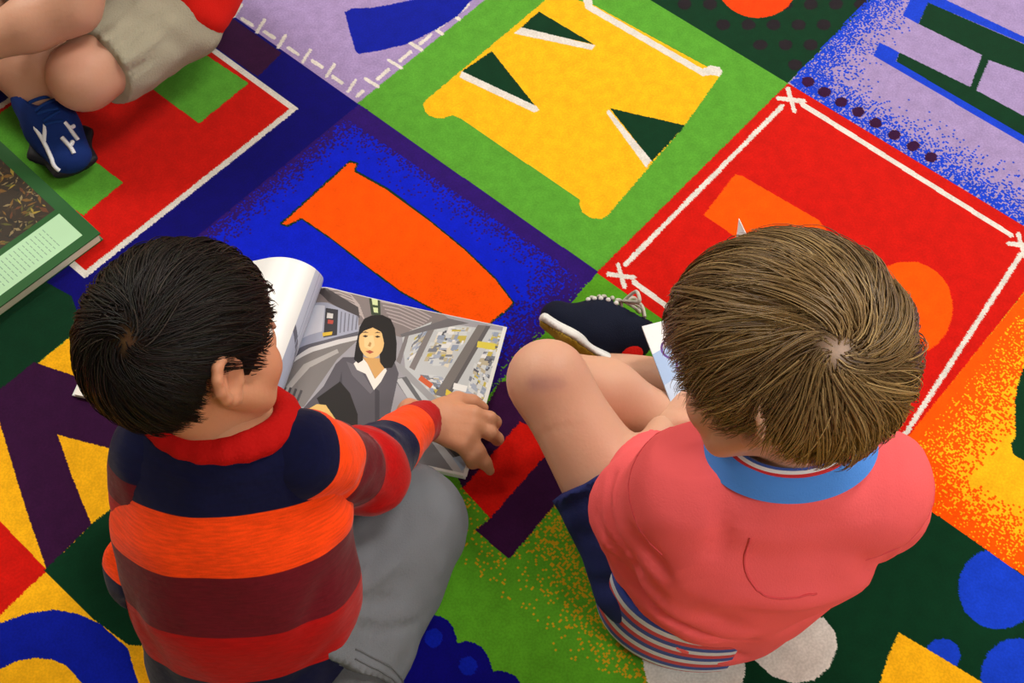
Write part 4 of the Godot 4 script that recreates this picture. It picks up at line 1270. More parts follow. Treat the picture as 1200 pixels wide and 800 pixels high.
# a tube along points (radius may be an array)
func tube(pts: Array, r, sides := 6, closed_ends := true) -> Dictionary:
	var vs := PackedVector3Array()
	var ns := PackedVector3Array()
	var idx := PackedInt32Array()
	var up := Vector3(0.31, 0.87, 0.38).normalized()
	for j in pts.size():
		var t: Vector3 = (pts[mini(j + 1, pts.size() - 1)] - pts[maxi(j - 1, 0)]).normalized()
		var a := t.cross(up)
		if a.length() < 0.05: a = t.cross(Vector3.RIGHT)
		a = a.normalized()
		up = a.cross(t).normalized()
		var rr: float = r[j] if r is Array else r
		for s in sides:
			var n := a * cos(TAU * s / sides) + up * sin(TAU * s / sides)
			vs.append(pts[j] + n * rr)
			ns.append(n)
	for j in pts.size() - 1:
		for s in sides:
			var p := j * sides + s
			var q := j * sides + (s + 1) % sides
			idx.append_array(PackedInt32Array([p, q, p + sides, q, q + sides, p + sides]))
	if closed_ends:
		for e in [0, pts.size() - 1]:
			var c := vs.size()
			vs.append(pts[e])
			ns.append((pts[e] - pts[1 if e == 0 else e - 1]).normalized())
			for s in sides:
				var p: int = e * sides + s
				var q: int = e * sides + (s + 1) % sides
				idx.append_array(PackedInt32Array([c, q, p] if e == 0 else [c, p, q]))
	return {"v": vs, "n": ns, "i": idx}

func spline(pts: Array, steps := 6) -> Array:
	var out := []
	for i in pts.size() - 1:
		var p0: Vector3 = pts[maxi(i - 1, 0)]
		var p3: Vector3 = pts[mini(i + 2, pts.size() - 1)]
		for s in steps: out.append((pts[i] as Vector3).cubic_interpolate(pts[i + 1], p0, p3, s / float(steps)))
	out.append(pts[-1])
	return out

# a sheet of rows x columns of points, given thickness: top face, underside and rim
func sheet(grid: Array, thick: float) -> Dictionary:
	var nr := grid.size()
	var nc: int = grid[0].size()
	var vs := PackedVector3Array()
	var ns := PackedVector3Array()
	var uv := PackedVector2Array()
	var idx := PackedInt32Array()
	for side in [1, -1]:
		for r in nr:
			for c in nc:
				var du: Vector3 = grid[r][mini(c + 1, nc - 1)] - grid[r][maxi(c - 1, 0)]
				var dv: Vector3 = grid[mini(r + 1, nr - 1)][c] - grid[maxi(r - 1, 0)][c]
				var n := dv.cross(du).normalized()
				vs.append(grid[r][c] + n * (thick * 0.5 * side))
				ns.append(n * side)
				uv.append(Vector2(c / float(nc - 1), r / float(nr - 1)))
	var o := nr * nc
	for r in nr - 1:
		for c in nc - 1:
			var a := r * nc + c
			idx.append_array(PackedInt32Array([a, a + 1, a + nc, a + 1, a + nc + 1, a + nc]))
			idx.append_array(PackedInt32Array([o + a, o + a + nc, o + a + 1, o + a + 1, o + a + nc, o + a + nc + 1]))
	var rim := []
	for c in nc: rim.append(c)
	for r in range(1, nr): rim.append(r * nc + nc - 1)
	for c in range(nc - 2, -1, -1): rim.append((nr - 1) * nc + c)
	for r in range(nr - 2, 0, -1): rim.append(r * nc)
	for j in rim.size():
		var a: int = rim[j]
		var b: int = rim[(j + 1) % rim.size()]
		var n := ns[a].cross(vs[b] - vs[a]).normalized()
		var s := vs.size()
		for q in [a, b, a + o, b + o]:
			vs.append(vs[q]); ns.append(n); uv.append(uv[q])
		idx.append_array(PackedInt32Array([s, s + 2, s + 1, s + 1, s + 2, s + 3]))
	return {"v": vs, "n": ns, "uv": uv, "i": idx}

# ---------------------------------------------------------------- painting flat prints
func fill_poly(im: Image, pts: PackedVector2Array, c: Color, jitter := 0) -> void:
	var y0 := 1e9
	var y1 := -1e9
	for p in pts:
		y0 = minf(y0, p.y)
		y1 = maxf(y1, p.y)
	var h := im.get_height()
	var w := im.get_width()
	for y in range(maxi(0, int(floor(y0))), mini(h, int(ceil(y1)) + 1)):
		var yy := y + 0.5
		var xs := []
		for i in pts.size():
			var a := pts[i]
			var b := pts[(i + 1) % pts.size()]
			if (a.y <= yy) != (b.y <= yy): xs.append(a.x + (b.x - a.x) * (yy - a.y) / (b.y - a.y))
		xs.sort()
		for i in range(0, xs.size() - 1, 2):
			var xa := int(round(xs[i])) + (rng.randi_range(-jitter, jitter) if jitter else 0)
			var xb := int(round(xs[i + 1])) + (rng.randi_range(-jitter, jitter) if jitter else 0)
			xa = maxi(xa, 0)
			xb = mini(xb, w)
			if xb > xa: im.fill_rect(Rect2i(xa, y, xb - xa, 1), c)

func pv(a: Array, s := 1.0, o := Vector2.ZERO) -> PackedVector2Array:
	var r := PackedVector2Array()
	for i in range(0, a.size(), 2): r.append(Vector2(a[i], a[i + 1]) * s + o)
	return r

# ---- prints: first the colour, then the outline
# rug: [0, colour, x, z ...] in mm from a corner of the grid of squares; [1, colour, width, share, edge, outline] speckles along an edge
const RUG_PRINT := [
	[0, 7, -1720, 2150, -1290, 2150, -1290, 1720, -1720, 1720],
	[0, 9, -1720, 1720, -1290, 1720, -1290, 1290, -1720, 1290],
	[0, 7, -1720, 1290, -1290, 1290, -1290, 860, -1720, 860],
	[0, 9, -1720, 860, -1290, 860, -1290, 430, -1720, 430],
	[0, 7, -1720, 430, -1290, 430, -1290, 0, -1720, 0],
	[0, 9, -1720, 0, -1290, 0, -1290, -430, -1720, -430],
	[0, 7, -1720, -430, -1290, -430, -1290, -860, -1720, -860],
	[0, 9, -1720, -860, -1290, -860, -1290, -1290, -1720, -1290],
	[0, 7, -1720, -1290, -1290, -1290, -1290, -1720, -1720, -1720],
	[0, 0, -1290, 2150, -860, 2150, -860, 1720, -1290, 1720],
	[0, 4, -1290, 1720, -860, 1720, -860, 1290, -1290, 1290],
	[0, 0, -1290, 1290, -860, 1290, -860, 860, -1290, 860],
	[0, 4, -1290, 860, -860, 860, -860, 430, -1290, 430],
	[0, 0, -1290, 430, -860, 430, -860, 0, -1290, 0],
	[0, 4, -1290, 0, -860, 0, -860, -430, -1290, -430],
	[0, 0, -1290, -430, -860, -430, -860, -860, -1290, -860],
	[0, 4, -1290, -860, -860, -860, -860, -1290, -1290, -1290],
	[0, 0, -1290, -1290, -860, -1290, -860, -1720, -1290, -1720],
	[0, 6, -860, 2150, -430, 2150, -430, 1720, -860, 1720],
	[0, 3, -860, 1720, -430, 1720, -430, 1290, -860, 1290],
	[0, 6, -860, 1290, -430, 1290, -430, 860, -860, 860],
	[0, 5, -860, 860, -430, 860, -430, 430, -860, 430],
	[0, 2, -860, 430, -430, 430, -430, 0, -860, 0],
	[0, 1, -860, 0, -430, 0, -430, -430, -860, -430],
	[0, 4, -860, -430, -430, -430, -430, -860, -860, -860],
	[0, 3, -860, -860, -430, -860, -430, -1290, -860, -1290],
	[0, 6, -860, -1290, -430, -1290, -430, -1720, -860, -1720],
	[0, 7, -430, 2150, 0, 2150, 0, 1720, -430, 1720],
	[0, 9, -430, 1720, 0, 1720, 0, 1290, -430, 1290],
	[0, 7, -430, 1290, 0, 1290, 0, 860, -430, 860],
	[0, 7, -430, 860, 0, 860, 0, 430, -430, 430],
	[0, 3, -430, 430, 0, 430, 0, 0, -430, 0],
	[0, 0, -430, 0, 0, 0, 0, -430, -430, -430],
	[0, 5, -430, -430, 0, -430, 0, -860, -430, -860],
	[0, 9, -430, -860, 0, -860, 0, -1290, -430, -1290],
	[0, 7, -430, -1290, 0, -1290, 0, -1720, -430, -1720],
	[0, 0, 0, 2150, 430, 2150, 430, 1720, 0, 1720],
	[0, 4, 0, 1720, 430, 1720, 430, 1290, 0, 1290],
	[0, 0, 0, 1290, 430, 1290, 430, 860, 0, 860],
	[0, 11, 0, 860, 430, 860, 430, 430, 0, 430],
	[0, 11, 0, 430, 430, 430, 430, 0, 0, 0],
	[0, 4, 0, 0, 430, 0, 430, -430, 0, -430],
	[0, 1, 0, -430, 430, -430, 430, -860, 0, -860],
	[0, 4, 0, -860, 430, -860, 430, -1290, 0, -1290],
	[0, 0, 0, -1290, 430, -1290, 430, -1720, 0, -1720],
	[0, 6, 430, 2150, 860, 2150, 860, 1720, 430, 1720],
	[0, 3, 430, 1720, 860, 1720, 860, 1290, 430, 1290],
	[0, 6, 430, 1290, 860, 1290, 860, 860, 430, 860],
	[0, 7, 430, 860, 860, 860, 860, 430, 430, 430],
	[0, 5, 430, 430, 860, 430, 860, 0, 430, 0],
	[0, 7, 430, 0, 860, 0, 860, -430, 430, -430],
	[0, 3, 430, -430, 860, -430, 860, -860, 430, -860],
	[0, 3, 430, -860, 860, -860, 860, -1290, 430, -1290],
	[0, 6, 430, -1290, 860, -1290, 860, -1720, 430, -1720],
	[0, 7, 860, 2150, 1290, 2150, 1290, 1720, 860, 1720],
	[0, 9, 860, 1720, 1290, 1720, 1290, 1290, 860, 1290],
	[0, 7, 860, 1290, 1290, 1290, 1290, 860, 860, 860],
	[0, 9, 860, 860, 1290, 860, 1290, 430, 860, 430],
	[0, 7, 860, 430, 1290, 430, 1290, 0, 860, 0],
	[0, 9, 860, 0, 1290, 0, 1290, -430, 860, -430],
	[0, 7, 860, -430, 1290, -430, 1290, -860, 860, -860],
	[0, 9, 860, -860, 1290, -860, 1290, -1290, 860, -1290],
	[0, 7, 860, -1290, 1290, -1290, 1290, -1720, 860, -1720],
	[0, 0, 1290, 2150, 1720, 2150, 1720, 1720, 1290, 1720],
	[0, 4, 1290, 1720, 1720, 1720, 1720, 1290, 1290, 1290],
	[0, 0, 1290, 1290, 1720, 1290, 1720, 860, 1290, 860],
	[0, 4, 1290, 860, 1720, 860, 1720, 430, 1290, 430],
	[0, 0, 1290, 430, 1720, 430, 1720, 0, 1290, 0],
	[0, 4, 1290, 0, 1720, 0, 1720, -430, 1290, -430],
	[0, 0, 1290, -430, 1720, -430, 1720, -860, 1290, -860],
	[0, 4, 1290, -860, 1720, -860, 1720, -1290, 1290, -1290],
	[0, 0, 1290, -1290, 1720, -1290, 1720, -1720, 1290, -1720],
	[0, 6, 1720, 2150, 2150, 2150, 2150, 1720, 1720, 1720],
	[0, 3, 1720, 1720, 2150, 1720, 2150, 1290, 1720, 1290],
	[0, 6, 1720, 1290, 2150, 1290, 2150, 860, 1720, 860],
	[0, 3, 1720, 860, 2150, 860, 2150, 430, 1720, 430],
	[0, 6, 1720, 430, 2150, 430, 2150, 0, 1720, 0],
	[0, 3, 1720, 0, 2150, 0, 2150, -430, 1720, -430],
	[0, 6, 1720, -430, 2150, -430, 2150, -860, 1720, -860],
	[0, 3, 1720, -860, 2150, -860, 2150, -1290, 1720, -1290],
	[0, 6, 1720, -1290, 2150, -1290, 2150, -1720, 1720, -1720],
	[0, 2, -430, 430, -430, 488, -477, 468, -514, 475, -627, 492, -783, 431, -633, 376],
	[0, 8, -724, -8, -725, -5, -722, -2, -699, -3, -698, -6, -701, -9],
	[0, 8, -673, -7, -674, -4, -671, -1, -648, -2, -647, -5, -651, -8],
	[0, 8, -630, -11, -631, -8, -628, -5, -606, -6, -605, -9, -608, -12],
	[0, 8, -581, -12, -582, -9, -579, -6, -557, -7, -556, -10, -559, -12],
	[0, 8, -538, -17, -539, -14, -536, -11, -514, -12, -513, -15, -516, -18],
	[0, 8, -494, -15, -495, -12, -492, -9, -471, -10, -470, -13, -472, -15],
	[0, 8, -686, 2, -682, 4, -680, 2, -690, -24, -694, -26, -696, -23],
	[0, 8, -638, 1, -635, 3, -632, 1, -642, -25, -646, -27, -648, -24],
	[0, 8, -593, 1, -590, 3, -587, 1, -597, -24, -600, -26, -603, -24],
	[0, 8, -546, -3, -543, -1, -541, -3, -550, -28, -553, -30, -555, -28],
	[0, 8, -501, -6, -498, -4, -496, -6, -504, -31, -508, -33, -510, -31],
	[0, 8, -458, -5, -455, -4, -453, -6, -461, -30, -464, -32, -466, -30],
	[0, 8, -444, -51, -441, -48, -438, -49, -439, -75, -442, -77, -445, -76],
	[0, 8, -444, -96, -441, -94, -438, -95, -439, -120, -442, -123, -445, -122],
	[0, 8, -445, -140, -442, -137, -439, -138, -440, -164, -443, -167, -445, -166],
	[0, 8, -447, -181, -444, -178, -441, -179, -442, -206, -445, -208, -448, -207],
	[0, 8, -445, -221, -442, -218, -439, -219, -440, -246, -443, -249, -446, -248],
	[0, 8, -456, -43, -457, -40, -454, -37, -428, -39, -427, -41, -430, -44],
	[0, 8, -456, -90, -457, -87, -454, -85, -428, -86, -427, -89, -430, -91],
	[0, 8, -458, -135, -459, -132, -456, -129, -430, -130, -429, -133, -432, -136],
	[0, 8, -458, -178, -459, -175, -456, -172, -429, -173, -428, -176, -431, -179],
	[0, 8, -459, -216, -460, -213, -457, -210, -430, -211, -429, -214, -432, -217],
	[0, 8, -443, -9, -440, -6, -438, -8, -438, -22, -441, -24, -444, -23],
	[0, 15, -568, -113, -566, -125, -545, -145, -531, -165, -507, -203, -493, -246, -458, -302, -446, -258, -439, -221, -444, -175, -457, -125, -477, -92, -494, -68, -501, -68, -538, -92],
	[0, 9, -728, 5, -579, 4, -571, 58, -790, 62, -804, -8],
	[0, 8, -804, 61, -485, 61, -485, 440, -804, 440],
	[0, 4, -795, 70, -494, 70, -494, 431, -795, 431],
	[0, 0, -684, 80, -572, 75, -569, 171, -678, 172],
	[0, 0, -568, 307, -565, 377, -676, 385, -771, 440, -790, 336, -789, 314, -715, 311],
	[0, 14, -432, 30, -429, 0, 0, -2, 2, 18],
	[1, 14, 34, 0.88, -429, 0, 0, -2, -429, 0, 0, -2, 4, 88, -426, 86],
	[0, 2, -436, 0, -426, 0, -425, 431, -436, 431],
	[1, 14, 24, 0.88, -429, 0, -430, 430, -429, 0, -430, 430, -332, 430, -335, -5],
	[1, 14, 44, 0.88, 0, -2, 15, 245, 0, -2, 15, 245, -77, 238, -65, 24],
	[0, 6, -366, 80, -356, 76, -349, 87, -293, 81, -223, 81, -151, 85, -92, 93, -50, 105, -48, 115, -53, 162, -86, 173, -128, 182, -168, 188, -227, 189, -291, 188, -346, 191, -351, 212, -360, 215],
	[0, 5, -367, 79, -366, 81, -365, 82, -355, 77, -355, 75, -357, 75],
	[0, 5, -355, 75, -356, 75, -357, 76, -350, 88, -349, 88, -348, 87],
	[0, 5, -350, 86, -350, 87, -349, 89, -293, 82, -293, 81, -294, 79],
	[0, 5, -294, 79, -294, 81, -293, 82, -223, 82, -222, 81, -223, 80],
	[0, 5, -223, 80, -224, 81, -223, 82, -151, 86, -150, 85, -151, 84],
	[0, 5, -151, 84, -152, 85, -151, 86, -92, 94, -91, 93, -92, 92],
	[0, 5, -92, 92, -93, 93, -92, 94, -50, 106, -49, 105, -50, 104],
	[0, 5, -49, 105, -50, 104, -51, 105, -49, 115, -48, 116, -47, 115],
	[0, 5, -47, 115, -48, 114, -49, 115, -54, 161, -53, 162, -52, 162],
	[0, 5, -53, 163, -52, 161, -54, 161, -86, 172, -86, 174, -85, 174],
	[0, 5, -85, 174, -85, 173, -86, 172, -129, 181, -129, 182, -128, 183],
	[0, 5, -128, 183, -128, 182, -129, 181, -168, 187, -169, 188, -167, 189],
	[0, 5, -168, 189, -167, 188, -168, 187, -227, 188, -228, 189, -227, 190],
	[0, 5, -227, 190, -226, 189, -227, 188, -291, 187, -291, 188, -290, 189],
	[0, 5, -290, 189, -290, 188, -291, 187, -347, 190, -347, 191, -346, 192],
	[0, 5, -345, 192, -346, 190, -347, 191, -353, 212, -352, 213, -350, 213],
	[0, 5, -351, 213, -351, 212, -352, 211, -361, 214, -361, 215, -360, 216],
	[0, 5, -362, 214, -360, 215, -359, 215, -365, 81, -366, 80, -367, 80],
	[0, 7, -363, -66, -363, -339, -312, -366, -81, -381, -63, -271, -47, -89, -46, -79, -49, -70, -61, -62, -75, -62, -85, -69, -91, -76, -149, -76, -225, -75, -304, -75, -317, -72, -322, -60, -330, -53, -341, -50, -350, -52, -360, -59],
	[0, 5, -355, -198, -361, -141, -238, -160],
	[0, 8, -362, -141, -239, -162, -232, -159, -234, -151, -356, -130],
	[0, 5, -355, -303, -354, -260, -253, -306],
	[0, 8, -354, -262, -250, -306, -249, -295, -354, -245],
	[0, 5, -160, -227, -62, -272, -58, -191],
	[0, 8, -160, -224, -59, -192, -57, -177, -159, -217],
	[0, 8, -327, -369, -308, -353, -99, -361, -91, -371, -80, -376, -82, -387, -91, -391, -102, -385, -107, -372, -304, -365, -316, -379],
	[0, 13, -262, -462, -260, -456, -260, -450, -263, -445, -268, -443, -274, -444, -279, -447, -281, -453, -281, -459, -278, -464, -273, -466, -267, -465],
	[0, 13, -234, -487, -232, -481, -232, -475, -235, -470, -240, -468, -246, -468, -250, -472, -253, -478, -252, -484, -249, -489, -244, -491, -239, -490],
	[0, 13, -206, -512, -203, -506, -204, -500, -207, -495, -212, -493, -217, -493, -222, -497, -224, -503, -224, -509, -221, -514, -216, -516, -210, -515],
	[0, 13, -177, -537, -175, -531, -176, -525, -179, -520, -184, -518, -189, -518, -194, -522, -196, -528, -196, -534, -193, -539, -188, -541, -182, -540],
	[0, 13, -149, -562, -147, -556, -147, -550, -151, -545, -156, -543, -161, -543, -165, -547, -168, -553, -167, -559, -164, -564, -159, -566, -154, -565],
	[0, 13, -121, -587, -119, -581, -119, -575, -122, -570, -127, -568, -133, -568, -137, -572, -139, -578, -139, -584, -136, -589, -131, -591, -125, -591],
	[0, 13, -93, -612, -90, -606, -91, -600, -94, -595, -99, -593, -104, -593, -109, -597, -111, -603, -111, -609, -107, -614, -102, -617, -97, -616],
	[0, 13, -64, -637, -62, -631, -63, -625, -66, -620, -71, -618, -76, -619, -81, -622, -83, -628, -82, -634, -79, -639, -74, -642, -69, -641],
	[0, 13, -36, -662, -34, -656, -34, -650, -38, -645, -43, -643, -48, -644, -52, -647, -54, -653, -54, -660, -51, -665, -46, -667, -40, -666],
	[0, 13, -8, -687, -5, -681, -6, -675, -9, -670, -14, -668, -20, -669, -24, -673, -26, -679, -25, -685, -22, -690, -17, -692, -12, -691],
	[0, 13, -195, -464, -193, -459, -193, -453, -196, -448, -201, -446, -207, -447, -211, -450, -214, -456, -213, -462, -210, -466, -205, -469, -200, -468],
	[0, 13, -167, -489, -165, -484, -165, -478, -168, -473, -173, -471, -179, -471, -183, -475, -186, -480, -185, -486, -182, -491, -177, -494, -172, -493],
	[0, 13, -139, -514, -137, -508, -137, -502, -141, -498, -145, -495, -151, -496, -155, -500, -158, -505, -157, -511, -154, -516, -149, -518, -144, -518],
	[0, 13, -111, -539, -109, -533, -109, -527, -113, -522, -118, -520, -123, -521, -127, -524, -130, -530, -129, -536, -126, -541, -121, -543, -116, -542],
	[0, 13, -83, -563, -81, -558, -82, -552, -85, -547, -90, -545, -95, -545, -99, -549, -102, -555, -101, -561, -98, -566, -93, -568, -88, -567],
	[0, 13, -55, -588, -53, -582, -54, -576, -57, -572, -62, -569, -67, -570, -71, -574, -73, -580, -73, -586, -70, -591, -65, -593, -59, -592],
	[0, 13, -27, -613, -25, -607, -26, -601, -29, -596, -34, -594, -39, -595, -43, -599, -45, -604, -45, -611, -42, -615, -37, -618, -31, -617],
	[0, 13, 1, -638, 3, -632, 2, -626, -1, -621, -6, -619, -11, -620, -15, -623, -17, -629, -17, -635, -14, -640, -9, -643, -3, -642],
	[0, 13, -128, -468, -126, -463, -126, -457, -129, -452, -134, -450, -139, -451, -144, -454, -146, -460, -146, -466, -142, -470, -138, -473, -132, -472],
	[0, 13, -100, -493, -98, -487, -99, -482, -102, -477, -107, -474, -112, -475, -116, -479, -118, -484, -118, -490, -115, -495, -110, -497, -105, -496],
	[0, 13, -73, -517, -70, -512, -71, -506, -74, -501, -79, -499, -84, -500, -89, -503, -91, -509, -90, -515, -87, -519, -82, -522, -77, -521],
	[0, 13, -45, -542, -43, -536, -43, -530, -47, -526, -51, -523, -57, -524, -61, -528, -63, -533, -62, -539, -59, -544, -54, -546, -49, -546],
	[0, 13, -17, -566, -15, -561, -16, -555, -19, -550, -24, -548, -29, -549, -33, -552, -35, -558, -35, -564, -31, -569, -27, -571, -21, -570],
	[0, 13, -64, -472, -62, -466, -63, -461, -66, -456, -70, -454, -76, -454, -80, -458, -82, -463, -81, -469, -78, -474, -74, -476, -68, -475],
	[0, 13, -37, -496, -35, -491, -35, -485, -38, -480, -43, -478, -48, -479, -52, -482, -55, -488, -54, -493, -51, -498, -46, -500, -41, -500],
	[0, 13, -9, -520, -7, -515, -8, -509, -11, -504, -16, -502, -21, -503, -25, -506, -27, -512, -27, -518, -23, -522, -19, -525, -13, -524],
	[0, 13, -4, -473, -2, -468, -3, -462, -6, -457, -10, -455, -15, -456, -20, -459, -22, -465, -21, -470, -18, -475, -13, -477, -8, -477],
	[0, 12, -100, -598, -92, -585, -88, -571, -86, -556, -87, -542, -91, -528, -97, -516, -106, -506, -116, -499, -128, -495, -141, -494, -154, -496, -167, -501, -178, -510, -188, -520, -195, -533, -200, -548, -203, -563, -202, -578, -198, -592, -192, -604, -183, -614, -172, -622, -159, -626, -146, -627, -133, -624, -120, -618, -109, -610],
	[0, 8, 22, -389, 19, -394, 15, -392, 17, -33, 21, -30, 24, -32],
	[0, 8, 35, -416, 33, -412, 37, -407, 374, -402, 376, -406, 373, -410],
	[0, 8, 401, -389, 397, -392, 394, -389, 425, -19, 428, -16, 431, -19],
	[0, 8, 44, -24, 42, -20, 45, -16, 403, -8, 405, -12, 402, -15],
	[0, 8, 3, -401, 3, -396, 7, -394, 40, -414, 40, -419, 35, -422],
	[0, 8, 7, -426, 3, -425, 3, -420, 36, -390, 40, -391, 39, -396],
	[0, 8, 10, -10, 11, -6, 14, -4, 44, -23, 44, -28, 40, -29],
	[0, 8, 14, -31, 10, -30, 11, -26, 40, -3, 44, -4, 44, -8],
	[0, 8, 374, -395, 374, -390, 377, -388, 407, -407, 407, -411, 404, -414],
	[0, 8, 379, -418, 376, -417, 376, -412, 402, -384, 405, -385, 405, -390],
	[0, 8, 403, -3, 403, 1, 406, 3, 432, -15, 433, -18, 430, -20],
	[0, 8, 408, -22, 404, -21, 404, -17, 428, 4, 431, 3, 431, 0],
	[0, 6, 49, -165, 40, -248, 49, -252, 169, -259, 242, -229, 235, -161],
	[0, 6, 374, -257, 381, -242, 386, -226, 388, -211, 387, -195, 383, -181, 377, -169, 368, -159, 358, -152, 346, -149, 334, -149, 321, -152, 309, -159, 298, -168, 288, -181, 280, -195, 275, -210, 273, -227, 274, -243, 277, -257, 284, -270, 293, -280, 303, -288, 316, -291, 329, -291, 342, -287, 354, -280, 365, -269],
	[1, 16, 44, 0.72, 0, -434, -13, -884, 0, -434, -7, -638, 1, -861, 96, -879, 125, -430],
	[1, 16, 42, 0.72, 2, -431, 428, -432, 2, -431, 428, -432, 429, -522, 13, -523],
	[0, 9, 27, -458, 29, -454, 29, -449, 27, -445, 24, -442, 20, -442, 16, -443, 13, -446, 11, -450, 11, -454, 13, -458, 16, -461, 20, -462, 24, -461],
	[0, 9, 55, -457, 57, -453, 57, -448, 55, -444, 52, -442, 48, -441, 44, -442, 41, -445, 40, -449, 40, -453, 41, -457, 44, -460, 48, -461, 52, -460],
	[0, 9, 83, -457, 85, -453, 85, -448, 83, -445, 80, -442, 77, -441, 73, -442, 70, -445, 68, -449, 68, -453, 70, -457, 73, -460, 77, -461, 81, -460],
	[0, 9, 111, -458, 113, -454, 113, -449, 111, -445, 108, -443, 104, -442, 101, -443, 98, -446, 96, -450, 96, -454, 98, -458, 101, -461, 105, -462, 108, -460],
	[0, 9, 140, -457, 142, -453, 142, -448, 140, -444, 137, -442, 133, -441, 130, -442, 127, -445, 125, -449, 126, -453, 127, -457, 130, -460, 134, -460, 138, -459],
	[0, 9, 172, -455, 173, -452, 173, -447, 171, -443, 168, -441, 165, -440, 161, -441, 158, -444, 157, -448, 157, -452, 159, -456, 162, -459, 165, -459, 169, -458],
	[0, 9, 202, -456, 203, -452, 203, -447, 201, -444, 198, -441, 195, -440, 191, -441, 188, -444, 187, -448, 187, -452, 189, -456, 192, -459, 195, -460, 199, -459],
	[0, 9, 230, -455, 232, -451, 232, -447, 230, -443, 227, -441, 223, -440, 220, -441, 217, -444, 216, -448, 216, -452, 218, -456, 221, -458, 224, -459, 228, -458],
	[0, 16, 43, -687, 51, -652, 78, -653, 66, -700, 214, -721, 381, -740, 369, -762, 207, -733, 82, -722, 27, -720],
	[0, 5, 66, -700, 78, -653, 180, -661, 199, -596, 208, -596, 192, -659, 242, -671, 403, -696, 379, -743, 215, -720],
	[0, 16, 55, -583, 63, -556, 308, -555, 436, -557, 429, -570, 300, -569, 93, -568, 88, -585, 68, -585],
	[0, 5, 88, -586, 93, -568, 301, -567, 429, -570, 412, -603, 283, -599, 199, -596],
	[0, 6, 428, -4, 431, -444, 442, -441, 441, -1],
	[1, 6, 66, 0.89, 437, -4, 426, -436, 431, 2, 430, -430, 544, -442, 508, -2],
	[1, 6, 52, 0.89, 432, 3, 674, 1, 431, 2, 675, 3, 681, -85, 431, -51],
	[0, 5, 488, -266, 486, -237, 492, -213, 501, -190, 514, -167, 526, -147, 526, -136, 536, -125, 549, -126, 636, -172, 565, -309],
	[0, 5, 432, 3, 674, 1, 793, 130, 512, 376, 461, 296, 443, 286, 439, 141],
	[0, 16, 640, 4, 644, 11, 646, 18, 647, 26, 648, 34, 647, 42, 646, 50, 643, 57, 640, 64, 635, 70, 630, 75, 625, 79, 619, 82, 613, 84, 606, 84, 600, 83, 593, 82, 587, 78, 582, 74, 577, 69, 573, 63, 569, 56, 566, 48, 565, 40, 564, 32, 565, 24, 566, 16, 569, 9, 573, 2, 580, 2, 589, 2, 597, 2, 604, 2, 612, 2, 619, 2, 625, 2, 630, 2, 634, 2, 637, 2, 639, 2],
	[0, 16, 615, 128, 616, 132, 617, 136, 617, 141, 617, 145, 615, 150, 613, 154, 610, 157, 606, 159, 602, 161, 598, 161, 595, 161, 591, 159, 588, 157, 585, 154, 583, 150, 582, 145, 582, 141, 583, 136, 584, 131, 587, 128, 590, 124, 593, 122, 597, 120, 601, 120, 605, 120, 609, 122, 612, 125],
	[0, 16, 703, 79, 707, 88, 709, 98, 709, 108, 707, 117, 704, 127, 699, 135, 693, 142, 685, 147, 678, 150, 669, 150, 661, 149, 654, 145, 647, 140, 642, 133, 638, 124, 636, 114, 635, 104, 637, 94, 640, 85, 645, 76, 652, 69, 659, 64, 667, 61, 675, 60, 684, 62, 691, 66, 698, 72],
	[0, 7, 550, 150, 596, 144, 648, 138, 752, 126, 714, 255, 592, 306, 576, 261, 564, 211, 555, 180],
	[1, 17, 60, 0.42, 174, 276, 374, 341, 158, 332, 154, 251, 281, 252, 424, 285, 389, 377, 270, 419, 197, 406],
	[1, 17, 40, 0.18, 171, 362, 93, 333, 64, 330, 151, 339, 197, 406, 106, 405],
	[0, 8, 449, 280, 473, 282, 495, 273, 510, 255, 514, 233, 509, 210, 497, 196, 477, 190, 457, 218, 449, 256],
	[0, 8, 332, 333, 361, 364, 380, 379, 404, 388, 455, 343, 455, 315, 450, 300, 439, 284, 416, 273],
	[0, 9, 13, 203, 45, 324, 74, 338, 123, 345, 120, 367, 172, 368, 168, 284, 162, 214, 58, 152],
	[0, 4, 74, 338, 123, 345, 118, 216, 67, 228],
	[0, 2, 132, 466, 138, 471, 145, 474, 152, 472, 159, 468, 168, 466, 178, 468, 186, 473, 193, 478, 198, 471, 206, 466, 216, 464, 227, 467, 235, 471, 243, 476, 248, 471, 254, 467, 264, 464, 273, 466, 329, 489, 215, 702, 100, 689, 97, 520],
	[0, 15, 177, 484, 179, 488, 180, 492, 179, 495, 177, 499, 173, 501, 169, 501, 165, 500, 162, 498, 160, 494, 159, 490, 160, 486, 162, 483, 166, 481, 170, 481, 174, 482],
	[0, 15, 226, 482, 228, 486, 229, 490, 228, 494, 226, 497, 222, 499, 218, 499, 214, 498, 211, 496, 209, 492, 208, 488, 209, 485, 212, 481, 215, 479, 219, 479, 223, 480],
	[0, 9, -437, 685, -435, 560, -379, 538, -308, 505, -254, 564, -285, 580, -335, 604, -277, 628, -215, 651, -209, 719, -287, 688, -397, 640, -453, 617],
	[0, 4, -313, 717, -209, 719, -206, 798, -308, 802],
	[0, 5, -211, 721, -215, 645, -206, 566, -23, 675, -75, 715, -124, 721],
	[0, 15, -213, 849, -208, 819, -199, 792, -186, 766, -167, 743, -144, 729, -116, 720, -72, 718, -8, 748, 12, 789, -128, 911],
	[0, 7, -175, 876, -168, 849, -158, 823, -151, 805, -139, 790, -125, 780, -109, 774, -93, 774, -79, 775, -54, 789, -48, 842, -128, 911]
]

